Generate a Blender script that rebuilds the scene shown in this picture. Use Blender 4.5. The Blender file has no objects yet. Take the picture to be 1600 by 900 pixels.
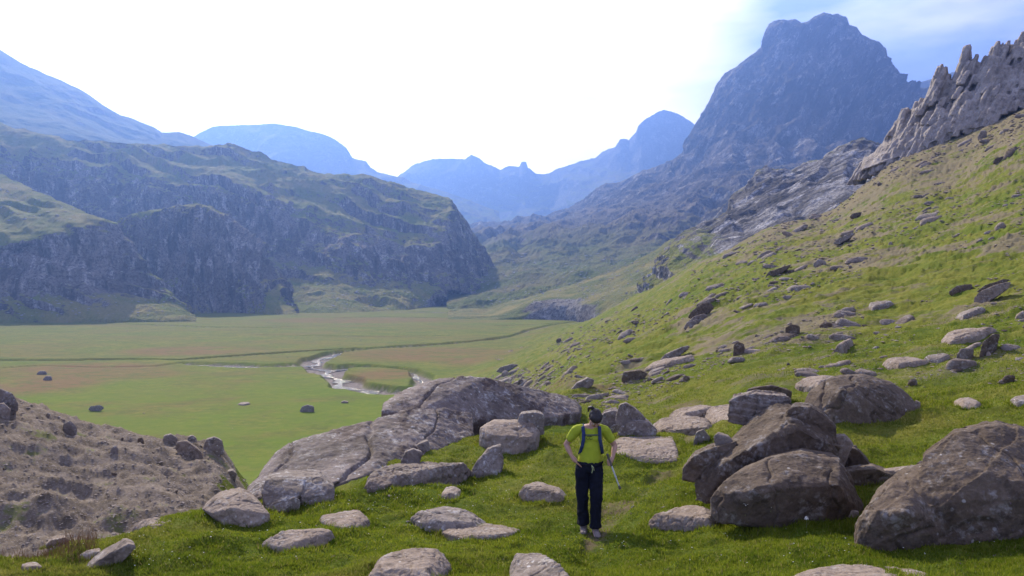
import bpy, bmesh, math, random
import numpy as np
from mathutils import Vector, Matrix, Euler
SC = bpy.context.scene
R = math.radians
F, CX, HY = 1256.0, 800.0, 430.0     # focal length in photo pixels, centre column, horizon row

# ---------------------------------------------------------------- camera, sky, sun, exposure
cam_d = bpy.data.cameras.new('camera'); cam = bpy.data.objects.new('camera', cam_d)
SC.collection.objects.link(cam); SC.camera = cam
cam_d.sensor_width = 36.0; cam_d.lens = 36.0*F/1600.0
cam_d.clip_start = 0.1; cam_d.clip_end = 20000
cam.location = (0, 0, 0); cam.rotation_euler = (R(90) - math.atan((450-HY)/F), 0, 0)

SUN_EL, SUN_AZ = 35.0, -25.0          # azimuth from the view direction, negative = left
sd = Vector((math.sin(R(SUN_AZ))*math.cos(R(SUN_EL)), math.cos(R(SUN_AZ))*math.cos(R(SUN_EL)), math.sin(R(SUN_EL))))
sun_d = bpy.data.lights.new('sun', 'SUN'); sun = bpy.data.objects.new('sun', sun_d)
SC.collection.objects.link(sun)
sun_d.energy = 5.0; sun_d.angle = R(0.6); sun_d.color = (1.0, 0.88, 0.68)
sun.rotation_euler = (-sd).to_track_quat('-Z', 'Y').to_euler()
sun.location = (0, 0, 60)

W = bpy.data.worlds.new('World'); SC.world = W; W.use_nodes = True
nt = W.node_tree; nt.nodes.clear()
def wn(t, **k):
    n = nt.nodes.new(t)
    for a, b in k.items(): setattr(n, a, b)
    return n
def wl(a, b): nt.links.new(a, b)
sky = wn('ShaderNodeTexSky', sky_type='NISHITA', sun_disc=False)
sky.sun_elevation = R(SUN_EL); sky.sun_rotation = R(SUN_AZ); sky.altitude = 1500; sky.dust_density = 1.5
tc = wn('ShaderNodeTexCoord')
# white cloud sheet round the sun, thinning out and breaking up away from it
dot = wn('ShaderNodeVectorMath', operation='DOT_PRODUCT'); wl(tc.outputs['Generated'], dot.inputs[0])
gd = Vector((-0.35, 1.0, 0.22)).normalized(); dot.inputs[1].default_value = gd
mp = wn('ShaderNodeMapping'); mp.inputs['Scale'].default_value = (2.2, 2.2, 7.0); mp.inputs['Location'].default_value = (0.35, 0.0, 0.2)
wl(tc.outputs['Generated'], mp.inputs[0])
nz = wn('ShaderNodeTexNoise'); nz.inputs['Scale'].default_value = 1.6; nz.inputs['Detail'].default_value = 5; nz.inputs['Roughness'].default_value = 0.5
wl(mp.outputs[0], nz.inputs['Vector'])
s1 = wn('ShaderNodeMapRange'); s1.inputs['From Min'].default_value = 0.80; s1.inputs['From Max'].default_value = 0.875
wl(dot.outputs['Value'], s1.inputs[0])
nm = wn('ShaderNodeMath', operation='MULTIPLY_ADD'); wl(nz.outputs[0], nm.inputs[0]); nm.inputs[1].default_value = 1.7; nm.inputs[2].default_value = -0.88
ad = wn('ShaderNodeMath', operation='ADD', use_clamp=True); wl(s1.outputs[0], ad.inputs[0]); wl(nm.outputs[0], ad.inputs[1])
cl = wn('ShaderNodeMix', data_type='RGBA'); wl(ad.outputs[0], cl.inputs[0])
hs = wn('ShaderNodeMix', data_type='RGBA'); hs.inputs[0].default_value = 0.65; wl(sky.outputs[0], hs.inputs[6])
hs.inputs[7].default_value = (9, 11, 20, 1)          # veiled, blue-grey high cloud
mp2 = wn('ShaderNodeMapping'); mp2.inputs['Scale'].default_value = (3, 3, 13); mp2.inputs['Location'].default_value = (1.3, 0.2, 0.0); wl(tc.outputs['Generated'], mp2.inputs[0])
nz2 = wn('ShaderNodeTexNoise'); nz2.inputs['Scale'].default_value = 1.3; nz2.inputs['Detail'].default_value = 6; nz2.inputs['Roughness'].default_value = 0.55; nz2.inputs['Distortion'].default_value = .4; wl(mp2.outputs[0], nz2.inputs['Vector'])
mr2 = wn('ShaderNodeMapRange'); wl(nz2.outputs[0], mr2.inputs[0]); mr2.inputs[1].default_value = .38; mr2.inputs[2].default_value = .62
bk = wn('ShaderNodeMix', data_type='RGBA'); wl(mr2.outputs[0], bk.inputs[0]); bk.inputs[6].default_value = (5.0, 6.8, 16, 1); bk.inputs[7].default_value = (10.5, 13, 23, 1)
mb = wn('ShaderNodeMix', data_type='RGBA'); mb.inputs[0].default_value = .75; wl(hs.outputs[2], mb.inputs[6]); wl(bk.outputs[2], mb.inputs[7])
wl(mb.outputs[2], cl.inputs[6]); cl.inputs[7].default_value = (50, 44, 40, 1)
bg = wn('ShaderNodeBackground'); bg.inputs[1].default_value = 0.05
ov = wn('ShaderNodeMix', data_type='RGBA'); sx3 = wn('ShaderNodeSeparateXYZ'); wl(tc.outputs['Generated'], sx3.inputs[0])   # overhead zone added above the view to warm and dim the fill light
om = wn('ShaderNodeMapRange'); wl(sx3.outputs[2], om.inputs[0]); om.inputs[1].default_value = .42; om.inputs[2].default_value = .70; om.inputs[4].default_value = .85
wl(om.outputs[0], ov.inputs[0]); wl(cl.outputs[2], ov.inputs[6]); ov.inputs[7].default_value = (6.2, 5.5, 4.8, 1)
wl(ov.outputs[2], bg.inputs[0]); wo = wn('ShaderNodeOutputWorld'); wl(bg.outputs[0], wo.inputs[0])

vs = SC.view_settings; vs.view_transform = 'Standard'; vs.look = 'None'; vs.gamma = 1; vs.use_curve_mapping = False
vs.exposure = 0.9
SC.render.engine = 'CYCLES'
SC.cycles.use_denoising = True
SC.cycles.max_bounces = 5; SC.cycles.diffuse_bounces = 2; SC.cycles.glossy_bounces = 2
SC.cycles.transmission_bounces = 4; SC.cycles.volume_bounces = 0; SC.cycles.transparent_max_bounces = 6
HAZE_DENS = 3.1e-4; HAZE_COL = (0.20, 0.38, 1.0, 1); HAZE_ANI = 0.6

# ---------------------------------------------------------------- helpers
rng = np.random.default_rng(7); random.seed(7)
T2 = rng.uniform(-1, 1, (256, 256)); T3 = rng.uniform(-1, 1, (64, 64, 64)).astype(np.float32)
def fade(t): return t*t*t*(t*(t*6-15)+10)
def n2(x, y):
    xi = np.floor(x).astype(int); yi = np.floor(y).astype(int)
    u = fade(x-xi); v = fade(y-yi); x0 = xi & 255; y0 = yi & 255; x1 = (x0+1) & 255; y1 = (y0+1) & 255
    a = T2[x0, y0]; b = T2[x1, y0]; c = T2[x0, y1]; d = T2[x1, y1]
    return (a+(b-a)*u)*(1-v) + (c+(d-c)*u)*v
def n3(x, y, z):
    xi = np.floor(x).astype(int); yi = np.floor(y).astype(int); zi = np.floor(z).astype(int)
    u = fade(x-xi); v = fade(y-yi); w = fade(z-zi)
    x0 = xi & 63; y0 = yi & 63; z0 = zi & 63; x1 = (x0+1) & 63; y1 = (y0+1) & 63; z1 = (z0+1) & 63
    def L(zz):
        a = T3[x0, y0, zz]; b = T3[x1, y0, zz]; c = T3[x0, y1, zz]; d = T3[x1, y1, zz]
        return (a+(b-a)*u)*(1-v) + (c+(d-c)*u)*v
    p = L(z0); return p + (L(z1)-p)*w
def fbm2(x, y, s, o=5, g=0.5, ridged=False, off=0.0):
    r = 0; a = 1.0; t = 0.0; x = x/s + off; y = y/s + off*1.7
    for i in range(o):
        n = n2(x, y)
        if ridged: n = 1-2*np.abs(n)**0.8
        r = r + a*n; t += a; a *= g
        x, y = (x*1.64-y*1.2+13.7), (x*1.2+y*1.64+7.1)
    return r/t
def fbm3(P, s, o=5, g=0.5, ridged=False, off=0.0):
    x, y, z = P[..., 0]/s+off, P[..., 1]/s+off*1.3, P[..., 2]/s-off
    r = 0; a = 1.0; t = 0.0
    for i in range(o):
        n = n3(x, y, z)
        if ridged: n = 1-2*np.abs(n)**0.8
        r = r + a*n; t += a; a *= g
        x, y, z = (x*1.6-y*1.15)+5.3, (x*1.15+y*1.6)+9.1, z*2.03+3.7
        y, z = (y*.9-z*.43), (y*.43+z*.9)
    return r/t
def sstep(a, b, x):
    t = np.clip((x-a)/(b-a), 0, 1); return t*t*(3-2*t)

def tag(o, label=None, cat=None, group=None, kind=None):
    if label: o['label'] = label
    if cat: o['category'] = cat
    if group: o['group'] = group
    if kind: o['kind'] = kind
    return o
def link(o, parent=None):
    SC.collection.objects.link(o)
    if parent is not None: o.parent = parent
    return o
def grid_mesh(name, P, mat, attrs=None, smooth=True):
    nv, nu = P.shape[:2]
    me = bpy.data.meshes.new(name)
    me.vertices.add(nv*nu); me.vertices.foreach_set('co', P.reshape(-1).astype(np.float32))
    i = np.arange(nv*nu).reshape(nv, nu)
    q = np.stack([i[:-1, :-1], i[:-1, 1:], i[1:, 1:], i[1:, :-1]], -1).reshape(-1, 4)
    nf = len(q); me.loops.add(nf*4); me.loops.foreach_set('vertex_index', q.reshape(-1).astype(np.int32))
    me.polygons.add(nf); me.polygons.foreach_set('loop_start', np.arange(0, nf*4, 4, dtype=np.int32))
    me.update(calc_edges=True)
    me.polygons.foreach_set('use_smooth', np.full(nf, smooth)); me.materials.append(mat)
    for k, a in (attrs or {}).items():
        at = me.attributes.new(k, 'FLOAT_COLOR', 'POINT')
        c = np.ones((nv*nu, 4), np.float32); c[:, :3] = a.reshape(-1, 3); at.data.foreach_set('color', c.reshape(-1))
    return me
def tri_mesh(name, V, Fa, mat, smooth=False):
    me = bpy.data.meshes.new(name); V = np.asarray(V, np.float32); Fa = np.asarray(Fa, np.int32); k = Fa.shape[1]
    me.vertices.add(len(V)); me.vertices.foreach_set('co', V.reshape(-1))
    nf = len(Fa); me.loops.add(nf*k); me.loops.foreach_set('vertex_index', Fa.reshape(-1))
    me.polygons.add(nf); me.polygons.foreach_set('loop_start', np.arange(0, nf*k, k, dtype=np.int32))
    me.update(calc_edges=True); me.polygons.foreach_set('use_smooth', np.full(nf, smooth)); me.materials.append(mat)
    return me

class NT:
    def __init__(s, name):
        s.m = bpy.data.materials.new(name); s.m.use_nodes = True; s.t = s.m.node_tree; s.t.nodes.clear()
        s.out = s.n('ShaderNodeOutputMaterial'); s.geo = s.n('ShaderNodeNewGeometry'); s.P = s.geo.outputs['Position']
    def n(s, t, **k):
        x = s.t.nodes.new(t)
        for a, b in k.items(): setattr(x, a, b)
        return x
    def put(s, sock, v):
        if isinstance(v, bpy.types.NodeSocket): s.t.links.new(v, sock)
        elif isinstance(v, (tuple, list)) and len(v) == 3 and sock.type == 'RGBA': sock.default_value = (*v, 1)
        else: sock.default_value = v
    def noise(s, scale, detail=4, rough=0.55, vec=None, sc3=None, rot=None, dist=0.0):
        v = vec or s.P
        if sc3 or rot:
            for r_, s_ in ((rot, None), (None, sc3)):
                if r_ or s_:
                    m = s.n('ShaderNodeMapping'); s.put(m.inputs[0], v)
                    if r_: m.inputs['Rotation'].default_value = r_
                    if s_: m.inputs['Scale'].default_value = s_
                    v = m.outputs[0]
        x = s.n('ShaderNodeTexNoise'); s.put(x.inputs['Vector'], v); x.inputs['Scale'].default_value = scale
        x.inputs['Detail'].default_value = detail; x.inputs['Roughness'].default_value = rough; x.inputs['Distortion'].default_value = dist
        return x.outputs[0]
    def vor(s, scale, vec=None, feature='F1', rnd=1.0):
        x = s.n('ShaderNodeTexVoronoi', feature=feature); s.put(x.inputs['Vector'], vec or s.P); x.inputs['Scale'].default_value = scale
        x.inputs['Randomness'].default_value = rnd
        return x.outputs[0]
    def mr(s, v, a, b, c=0.0, d=1.0):
        x = s.n('ShaderNodeMapRange'); s.put(x.inputs[0], v)
        for i, k in enumerate((a, b, c, d)): x.inputs[i+1].default_value = k
        return x.outputs[0]
    def math(s, op, a, b=0.0, clamp=False):
        x = s.n('ShaderNodeMath', operation=op, use_clamp=clamp); s.put(x.inputs[0], a); s.put(x.inputs[1], b); return x.outputs[0]
    def mix(s, f, a, b):
        x = s.n('ShaderNodeMix', data_type='RGBA'); s.put(x.inputs[0], f); s.put(x.inputs[6], a); s.put(x.inputs[7], b); return x.outputs[2]
    def sep(s, v):
        x = s.n('ShaderNodeSeparateXYZ'); s.put(x.inputs[0], v); return x.outputs
    def attr(s, name):
        x = s.n('ShaderNodeAttribute', attribute_name=name); y = s.n('ShaderNodeSeparateColor'); s.put(y.inputs[0], x.outputs['Color']); return y.outputs
    def bump(s, h, strength=0.5, dist=0.05, nrm=None):
        x = s.n('ShaderNodeBump'); s.put(x.inputs['Height'], h); x.inputs['Strength'].default_value = strength; x.inputs['Distance'].default_value = dist
        if nrm is not None: s.put(x.inputs['Normal'], nrm)
        return x.outputs[0]
    def bsdf(s, col, rough=0.9, spec=0.15, nrm=None, **kw):
        x = s.n('ShaderNodeBsdfPrincipled'); s.put(x.inputs['Base Color'], col); s.put(x.inputs['Roughness'], rough)
        x.inputs['Specular IOR Level'].default_value = spec
        if nrm is not None: s.put(x.inputs['Normal'], nrm)
        for k, v in kw.items(): s.put(x.inputs[k.replace('_', ' ')], v)
        s.t.links.new(x.outputs[0], s.out.inputs[0]); return x

def rock_mat(name, c1, c2, c3, fs=1.0, lichen=0.5, strata=None, bumpd=0.03, obj=True, stain=None):
    m = NT(name)
    v = m.P
    if obj:
        tcn = m.n('ShaderNodeTexCoord'); inf = m.n('ShaderNodeObjectInfo')
        ofs = m.n('ShaderNodeVectorMath', operation='ADD'); m.put(ofs.inputs[0], m.P)
        m.put(ofs.inputs[1], inf.outputs['Location']); v = ofs.outputs[0]
    a = m.noise(0.9*fs, 6, 0.62, v); b = m.noise(5.5*fs, 6, 0.65, v); c = m.noise(26*fs, 4, 0.7, v)
    col = m.mix(m.mr(a, .36, .64), c1, c2)
    col = m.mix(m.mr(b, .50, .72, 0, .75), col, c3)
    col = m.mix(m.mr(c, .35, .7, 0, .45), col, tuple(x*0.45 for x in c1))
    if lichen > 0:
        lz = m.noise(3.2*fs, 5, 0.7, v, dist=0.6); lz2 = m.noise(14*fs, 4, 0.6, v)
        lm = m.math('MULTIPLY', m.mr(lz, .52, .60), m.mr(lz2, .45, .60))
        col = m.mix(m.math('MULTIPLY', lm, lichen), col, (0.42, 0.40, 0.37))
        sp = m.math('MULTIPLY', m.mr(m.vor(7*fs, v), .10, .16, 1, 0), m.mr(m.noise(1.7*fs, 2, .5, v), .52, .6))
        col = m.mix(m.math('MULTIPLY', sp, lichen*1.2, True), col, (0.52, 0.50, 0.46))
        dk = m.math('MULTIPLY', m.mr(m.noise(4.3*fs, 5, .65, v), .56, .62), .55)
        col = m.mix(dk, col, tuple(x*0.35 for x in c1))
    if stain:
        sn = m.noise(.85, 6, .68, v, sc3=(1.9, .9, .7), rot=(0, -.6, 0)); col = m.mix(m.mr(sn, .53, .58, 0, .8), col, stain)
        sn2 = m.noise(9, 5, .75, v); col = m.mix(m.mr(sn2, .58, .66, 0, .6), col, (.40, .375, .35))
    h = m.math('ADD', m.math('MULTIPLY', b, 1.0), m.math('MULTIPLY', c, .4))
    if strata:
        st = m.noise(strata[0], 4, 0.6, v, sc3=strata[1], rot=strata[2])
        col = m.mix(m.mr(st, .50, .66, 0, .55), col, tuple(x*0.4 for x in c1)); h = m.math('ADD', h, m.math('MULTIPLY', st, 1.6))
    cr = m.vor(1.5*fs, v, 'DISTANCE_TO_EDGE')
    m.bsdf(col, 0.88, 0.25, m.bump(h, 0.9, bumpd)); return m.m
# ---------------------------------------------------------------- materials of the land
def grass_cols(m, v, fs=1.0):
    a = m.noise(0.06*fs, 4, .6, v); b = m.noise(0.5*fs, 5, .65, v); c = m.noise(6*fs, 4, .7, v)
    col = m.mix(m.mr(a, .38, .62), (0.112, 0.145, 0.016), (0.168, 0.170, 0.026))
    col = m.mix(m.mr(b, .50, .68, 0, .6), col, (0.235, 0.205, 0.045))
    col = m.mix(m.mr(b, .48, .30, 0, .7), col, (0.055, 0.10, 0.010))
    col = m.mix(m.mr(c, .40, .70, 0, .45), col, (0.05, 0.085, 0.010))
    return col, a, b, c

def ground_material():
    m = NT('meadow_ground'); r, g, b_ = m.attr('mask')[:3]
    col, a, b, c = grass_cols(m, m.P)
    # bare earthy streaks and patches, following the slope
    e = m.math('ADD', m.mix(.45, m.noise(0.55, 6, .7, sc3=(0.32, 1.0, 1.2)), m.noise(0.16, 6, .7, sc3=(0.35, 1.0, 1.6))), m.math('MULTIPLY', m.math('MULTIPLY', b_, m.mr(m.sep(m.P)[2], -29, -24)), .13)); 
    z = m.sep(m.P)[2]; hi = m.mr(z, -29, -24)
    e2 = m.math('MULTIPLY', m.mr(e, .545, .60), hi)
    far = m.mr(m.sep(m.P)[1], 13, 32, .1, 1)
    earth = m.mix(m.noise(3, 5, .7), (0.13, 0.10, 0.065), (0.27, 0.22, 0.155))
    col = m.mix(m.math('MULTIPLY', m.math('MULTIPLY', e2, far), .8), col, earth)
    # brown sedge patches of the valley floor
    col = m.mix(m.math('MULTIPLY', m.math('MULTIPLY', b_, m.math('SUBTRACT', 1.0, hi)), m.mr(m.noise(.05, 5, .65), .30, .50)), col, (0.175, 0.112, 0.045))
    vf = m.noise(0.035, 5, .62, sc3=(.5, 1.0, 1)); low = m.math('SUBTRACT', 1.0, hi)
    col = m.mix(m.math('MULTIPLY', m.mr(vf, .45, .64, 0, .7), low), col, (0.155, 0.125, 0.035))
    vt = m.noise(.35, 6, .75, sc3=(.6, 1, 1))
    col = m.mix(m.math('MULTIPLY', m.mr(vt, .50, .58, 0, .75), low), col, (0.10, 0.115, 0.025))
    col = m.mix(m.math('MULTIPLY', m.mr(vt, .42, .36, 0, .5), low), col, (0.20, 0.20, 0.045))
    nearv = m.math('MULTIPLY', low, m.mr(m.sep(m.P)[1], 300, 190, 0, .55)); nearv = m.math('MULTIPLY', nearv, m.mr(m.noise(.05, 4, .6), .38, .52))
    col = m.mix(m.math('MULTIPLY', nearv, m.math('SUBTRACT', 1.0, b_)), col, (0.115, 0.180, 0.010))
    # scree bank
    sc = m.mix(m.mr(m.noise(2.2, 7, .72), .35, .65), (0.105, 0.084, 0.062), (0.27, 0.222, 0.175))
    sc = m.mix(m.mr(m.noise(17, 4, .75), .55, .7, 0, .7), sc, (0.42, 0.37, 0.32))
    sc = m.mix(m.mr(m.noise(1.1, 5, .7), .60, .66, 0, .7), sc, (0.12, 0.145, 0.03))
    rr = m.math('ADD', r, m.mr(m.noise(1.3, 5, .7), .3, .7, -.25, .25)); rr = m.math('MULTIPLY', m.mr(rr, .42, .55), m.mr(r, .02, .1))
    col = m.mix(rr, col, sc)
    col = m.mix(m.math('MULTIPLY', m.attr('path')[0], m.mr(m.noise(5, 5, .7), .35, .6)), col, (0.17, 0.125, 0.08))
    gv = m.mix(m.mr(m.noise(.9, 5, .8), .4, .6), (0.11, 0.09, 0.075), (0.27, 0.235, 0.205))
    col = m.mix(g, col, gv)
    n1 = m.bump(m.math('ADD', c, m.math('MULTIPLY', b, 1.5)), .8, .05)
    n2_ = m.bump(m.noise(40, 4, .8), .9, .03, n1)
    m.bsdf(col, .95, .05, n2_, Sheen_Weight=0.0); return m.m

def mountain_mat(name, rock1, rock2, rock3, grass=(0.15, 0.175, 0.03), sc=1.0, glo=.55, ghi=.78, gn=.9, bumpd=3.0, strata=None, dry=(0.25, 0.215, 0.07), low=None):
    m = NT(name); veg = m.attr('veg')[0]
    nzz = m.sep(m.geo.outputs['Normal'])[2]
    a = m.noise(.012*sc, 7, .65); b = m.noise(.06*sc, 7, .68, sc3=(1.4, .8, .45) if strata else None, rot=strata[2] if strata else None); c = m.noise(.35*sc, 5, .75)
    rk = m.mix(m.mr(a, .44, .56), rock1, rock2)
    rk = m.mix(m.mr(b, .53, .60, 0, .9), rk, rock3)
    rk = m.mix(m.mr(c, .44, .62, 0, .8), rk, tuple(x*.3 for x in rock1))
    h = m.math('ADD', b, m.math('MULTIPLY', c, .5))
    if strata:
        st = m.noise(strata[0], 4, .6, sc3=strata[1], rot=strata[2], dist=.4)
        rk = m.mix(m.mr(st, .49, .60, 0, .75), rk, tuple(x*.32 for x in rock1)); h = m.math('ADD', h, m.math('MULTIPLY', st, 2.0))
    g = m.mix(m.mr(m.noise(.02*sc, 5, .7), .42, .62), grass, dry)
    g = m.mix(m.mr(c, .5, .7, 0, .5), g, tuple(x*.5 for x in grass))
    k = m.math('ADD', m.math('MULTIPLY', m.math('SUBTRACT', b, .5), gn), m.math('ADD', nzz, m.math('SUBTRACT', veg, .5)))
    k = m.mr(k, glo, ghi)
    if low:
        lg = m.mix(m.mr(m.noise(.012, 4, .6), .42, .6), (.13, .16, .03), (.19, .175, .06)); g = m.mix(m.mr(m.sep(m.P)[2], low[0], low[1]), lg, g)
    # stones strewn over the grass
    st2 = m.math('MULTIPLY', m.mr(m.noise(.5*sc, 3, .8), .60, .66), .7)
    g = m.mix(st2, g, rock2)
    m.bsdf(m.mix(k, rk, g), .95, .08, m.bump(h, 1.0, bumpd*1.5)); return m.m

GRND = ground_material()
M_LIME = mountain_mat('limestone', (.15, .14, .135), (.34, .325, .315), (.58, .56, .55), glo=.80, ghi=1.05, gn=.5, sc=2.2, bumpd=1.2,
                      strata=(.10, (2.5, .8, .5), (0, -1.0, 0)))
M_HILL = mountain_mat('hill_rock_and_grass', (.15, .125, .105), (.25, .215, .185), (.46, .425, .40), glo=.56, ghi=.78, gn=1.5, sc=1.5, bumpd=2.0,
                      strata=(.055, (2.4, .8, .35), (0, .18, 0)))
M_PEAK = mountain_mat('peak_rock', (.095, .08, .072), (.19, .165, .15), (.44, .415, .39), grass=(.15, .135, .09), dry=(.21, .175, .13), glo=.66, ghi=.84, gn=.8, sc=.7, bumpd=6,
                      strata=(.022, (2.6, .8, .35), (0, -.55, 0)), low=(30, 85))
M_FAR = mountain_mat('far_rock', (.15, .145, .14), (.24, .235, .23), (.34, .33, .33), glo=.75, ghi=.95, gn=.8, sc=.4, bumpd=8)
M_SLOPE = mountain_mat('stony_slope', (.15, .135, .12), (.25, .235, .215), (.36, .34, .32), grass=(.115, .14, .035), glo=.60, ghi=.84, gn=1.5, sc=1.6, bumpd=1.5)

M_DARKSL = mountain_mat('dark_slope', (.09, .085, .08), (.15, .14, .13), (.24, .225, .21), grass=(.055, .085, .03), dry=(.10, .11, .05), glo=.60, ghi=.84, gn=1.2, sc=.8, bumpd=3)
# ---------------------------------------------------------------- lofted mountains
def loft(name, lines, mat, px=None, ncol=700, seg=90, amp=10, scale=60, ridge=.5, crest_keep=.15, o=6, aniso=(1, 1, 1), back=260, backdrop=.9, smooth_px=0, kind_label=None, crag=0.0, crags=8.0, seed=0.0, g=.56, jag=.0022, ribs=None, terr=None, calm=None):
    lo = max(min(p[0] for p in l) for l in lines); hi = min(max(p[0] for p in l) for l in lines)
    if px: lo, hi = px
    u = np.linspace(lo, hi, ncol); rows = []; vg = []
    for l in lines:
        a = np.array([(p+(.5,))[:4] if len(p) == 3 else p for p in l], float)
        py = np.interp(u, a[:, 0], a[:, 1]); D = np.interp(u, a[:, 0], a[:, 2]); v = np.interp(u, a[:, 0], a[:, 3])
        rows.append(np.stack([(u-CX)/F*D, D, -(py-HY)/F*D], -1)); vg.append(v)
    # lines run from the crest (first) to the foot (last); add the far side
    c = rows[0]; bk = c.copy(); bk[:, 1] += back; bk[:, 0] *= (bk[:, 1]/c[:, 1]); bk[:, 2] -= back*backdrop
    bk2 = bk.copy(); bk2[:, 1] += back; bk2[:, 2] -= back*backdrop
    sk = rows[-1].copy(); sk[:, 1] -= 5; sk[:, 2] -= 14
    keys = [bk2, bk] + rows + [sk]; vg = [vg[0], vg[0]] + vg + [vg[-1]]
    K = np.stack(keys); n = len(keys); VG = np.stack(vg)
    t = np.concatenate([np.linspace(i, i+1, (max(8, seg//5) if i < 2 else seg), endpoint=False) for i in range(n-1)] + [[n-1]])
    i1 = np.clip(np.floor(t).astype(int), 0, n-2); f = (t-i1)[:, None, None]
    i0 = np.clip(i1-1, 0, n-1); i2 = i1+1; i3 = np.clip(i1+2, 0, n-1)
    # keep the crest a true edge: no smoothing across it
    T = lambda A, B: (A-B)*.5
    m1 = np.where((i1 == 2)[:, None, None], K[i2]-K[i1], T(K[i2], K[i0]))*.9
    m2 = np.where((i2 == 2)[:, None, None], K[i2]-K[i1], T(K[i3], K[i1]))*.9
    P = (2*f**3-3*f**2+1)*K[i1] + (f**3-2*f**2+f)*m1 + (-2*f**3+3*f**2)*K[i2] + (f**3-f**2)*m2
    V = VG[i1]*(1-f[..., 0]) + VG[i2]*f[..., 0]
    du = np.gradient(P, axis=1); dv = np.gradient(P, axis=0); N = np.cross(du, dv)
    N /= np.linalg.norm(N, axis=-1, keepdims=True)+1e-9; N *= np.where(N[..., 2:3] < 0, -1, 1)
    w = 1-(1-crest_keep)*np.exp(-((t-2)/.22)**2); w *= 1-.75*sstep(n-2.5, n-2, t)
    Q = P*np.array(aniso)
    d = amp*((1-ridge)*fbm3(Q, scale, o, g, False, seed) + ridge*(fbm3(Q, scale*1.3, o, g, True, seed+3.3)-.2))
    if crag: d = d + crag*fbm3(P*np.array((1, 1, .45)), crags, 4, .6, True, seed+9)*sstep(.85, .6, N[..., 2])
    for (A, sp, am, st) in (ribs or []):
        s_ = P[..., 0]*math.cos(A)+P[..., 2]*math.sin(A); t_ = -P[..., 0]*math.sin(A)+P[..., 2]*math.cos(A)
        d = d + am*fbm2(s_+sp*.6*fbm2(s_, t_, sp*4, 2), t_/st+P[..., 1]*.1, sp, 4, .55, True, seed)*sstep(.93, .75, N[..., 2])
    if terr:
        st_, am, tl = terr; hh_ = P[..., 2]+tl*P[..., 0]+st_*.9*fbm3(P, scale*1.6, 3, .5, False, seed+6); fr = hh_/st_-np.floor(hh_/st_)
        d = d + am*(np.clip(fr/.72, 0, 1)-np.clip((fr-.72)/.28, 0, 1)-.5)*(.35+.9*sstep(-.3, .3, fbm3(P, scale*1.1, 2, .5, False, seed+2)))
    if calm: d = d*(1-.45*sstep(calm-.3, calm+.5, t))[:, None]
    P2 = P + N*(d*w[:, None])[..., None]
    cw = np.exp(-((t-2)/.30)**2)[:, None]; Dm = float(np.mean(rows[0][:, 1]))
    P2[..., 2] += cw*jag*Dm*(fbm3(P*np.array((1, .3, .5)), Dm*.016, 5, .6, False, seed+1)*1.3-.25)
    o_ = bpy.data.objects.new(name, grid_mesh(name, P2, mat, {'veg': np.repeat(V[..., None], 3, -1)}))
    link(o_); tag(o_, kind='structure')
    if kind_label: o_['label'] = kind_label
    return o_
def Y0(py): return 30*F/(py-HY)

far = [(500,315,4300),(560,300,4300),(620,276,4300),(645,258,4300),(668,249,4300),(700,248,4300),(728,248,4300),(737,242,4300),(750,248,4300),(765,258,4300),(781,264,4300),(790,260,4300),(812,262,4300),(815,253,4300),(822,252,4300),(825,263,4300),(838,270,4300),(846,272,4300),(860,268,4300),(880,260,4300),(893,256,4300),(905,253,4300),(930,247,4200),(938,240,4200),(950,232,4200),(960,230,4100),(968,218,4100),(975,216,4100),(982,218,4100),(993,206,4000),(996,196,4000),(1005,186,4000),(1030,173,4000),(1038,171,4000),(1060,180,4000),(1078,190,4000),(1120,215,4000),(1200,235,4000),(1300,250,4000)]
loft('far_mountains', [far, [(500,350,3900),(620,325,3900),(760,325,3900),(860,325,3850),(1000,285,3700),(1300,300,3700)], [(500,400,3000),(1300,385,3000)], [(500,460,2300),(1300,460,2300)]],
     M_FAR, ncol=700, seg=60, amp=70, scale=300, ridge=.7, crest_keep=.06, aniso=(1.6, 1, .35), seed=2, jag=.0028)
flat = [(200,250,3300),(250,238,3300),(290,222,3300),(305,213,3300),(315,207,3300),(325,201,3300),(345,197,3300),(380,195,3300),(430,194,3300),(460,198,3300),(490,206,3300),(505,209,3300),(520,216,3300),(535,226,3300),(542,232,3300),(551,246,3300),(572,252,3300),(580,262,3300),(590,268,3300),(610,274,3300),(645,286,3300),(700,300,3300),(780,330,3300)]
loft('flat_topped_mountain', [flat, [(200,270,3100),(430,240,3100),(560,272,3100),(650,300,3100),(780,345,3100)], [(200,330,2700),(430,330,2700),(780,390,2700)], [(200,430,2200),(780,450,2200)]],
     M_FAR, ncol=450, seg=50, amp=40, scale=220, ridge=.6, crest_keep=.06, aniso=(1.5, 1, .5), seed=5, jag=.0014)
lr = [(-900,-420,1300),(-300,-60,1500),(0,77,1700),(25,93,1700),(50,106,1700),(100,127,1720),(140,148,1740),(165,166,1760),(190,180,1780),(205,184,1800),(240,198,1820),(255,208,1840),(280,206,1860),(300,212,1900),(330,226,1950),(420,262,2000),(520,300,2000)]
loft('left_mountain', [lr, [(-900,-300,1250,.5),(-300,40,1350,.5),(0,150,1500,.55),(100,185,1520,.6),(200,215,1600,.6),(330,245,1750,.6),(520,320,1800,.5)],
     [(-900,-150,1180,.8),(-300,100,1250,.8),(0,185,1350,.8),(100,210,1360,.8),(200,235,1450,.7),(330,265,1600,.6),(520,340,1650)], [(-900,200,1000),(0,270,1150),(200,300,1250),(520,380,1400)]],
     M_DARKSL, ncol=600, seg=80, amp=26, scale=190, ridge=.6, crest_keep=.1, aniso=(.8, 1, 1), seed=8, jag=.001, ribs=[(R(-35), 60, 7, 7)])
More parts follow.
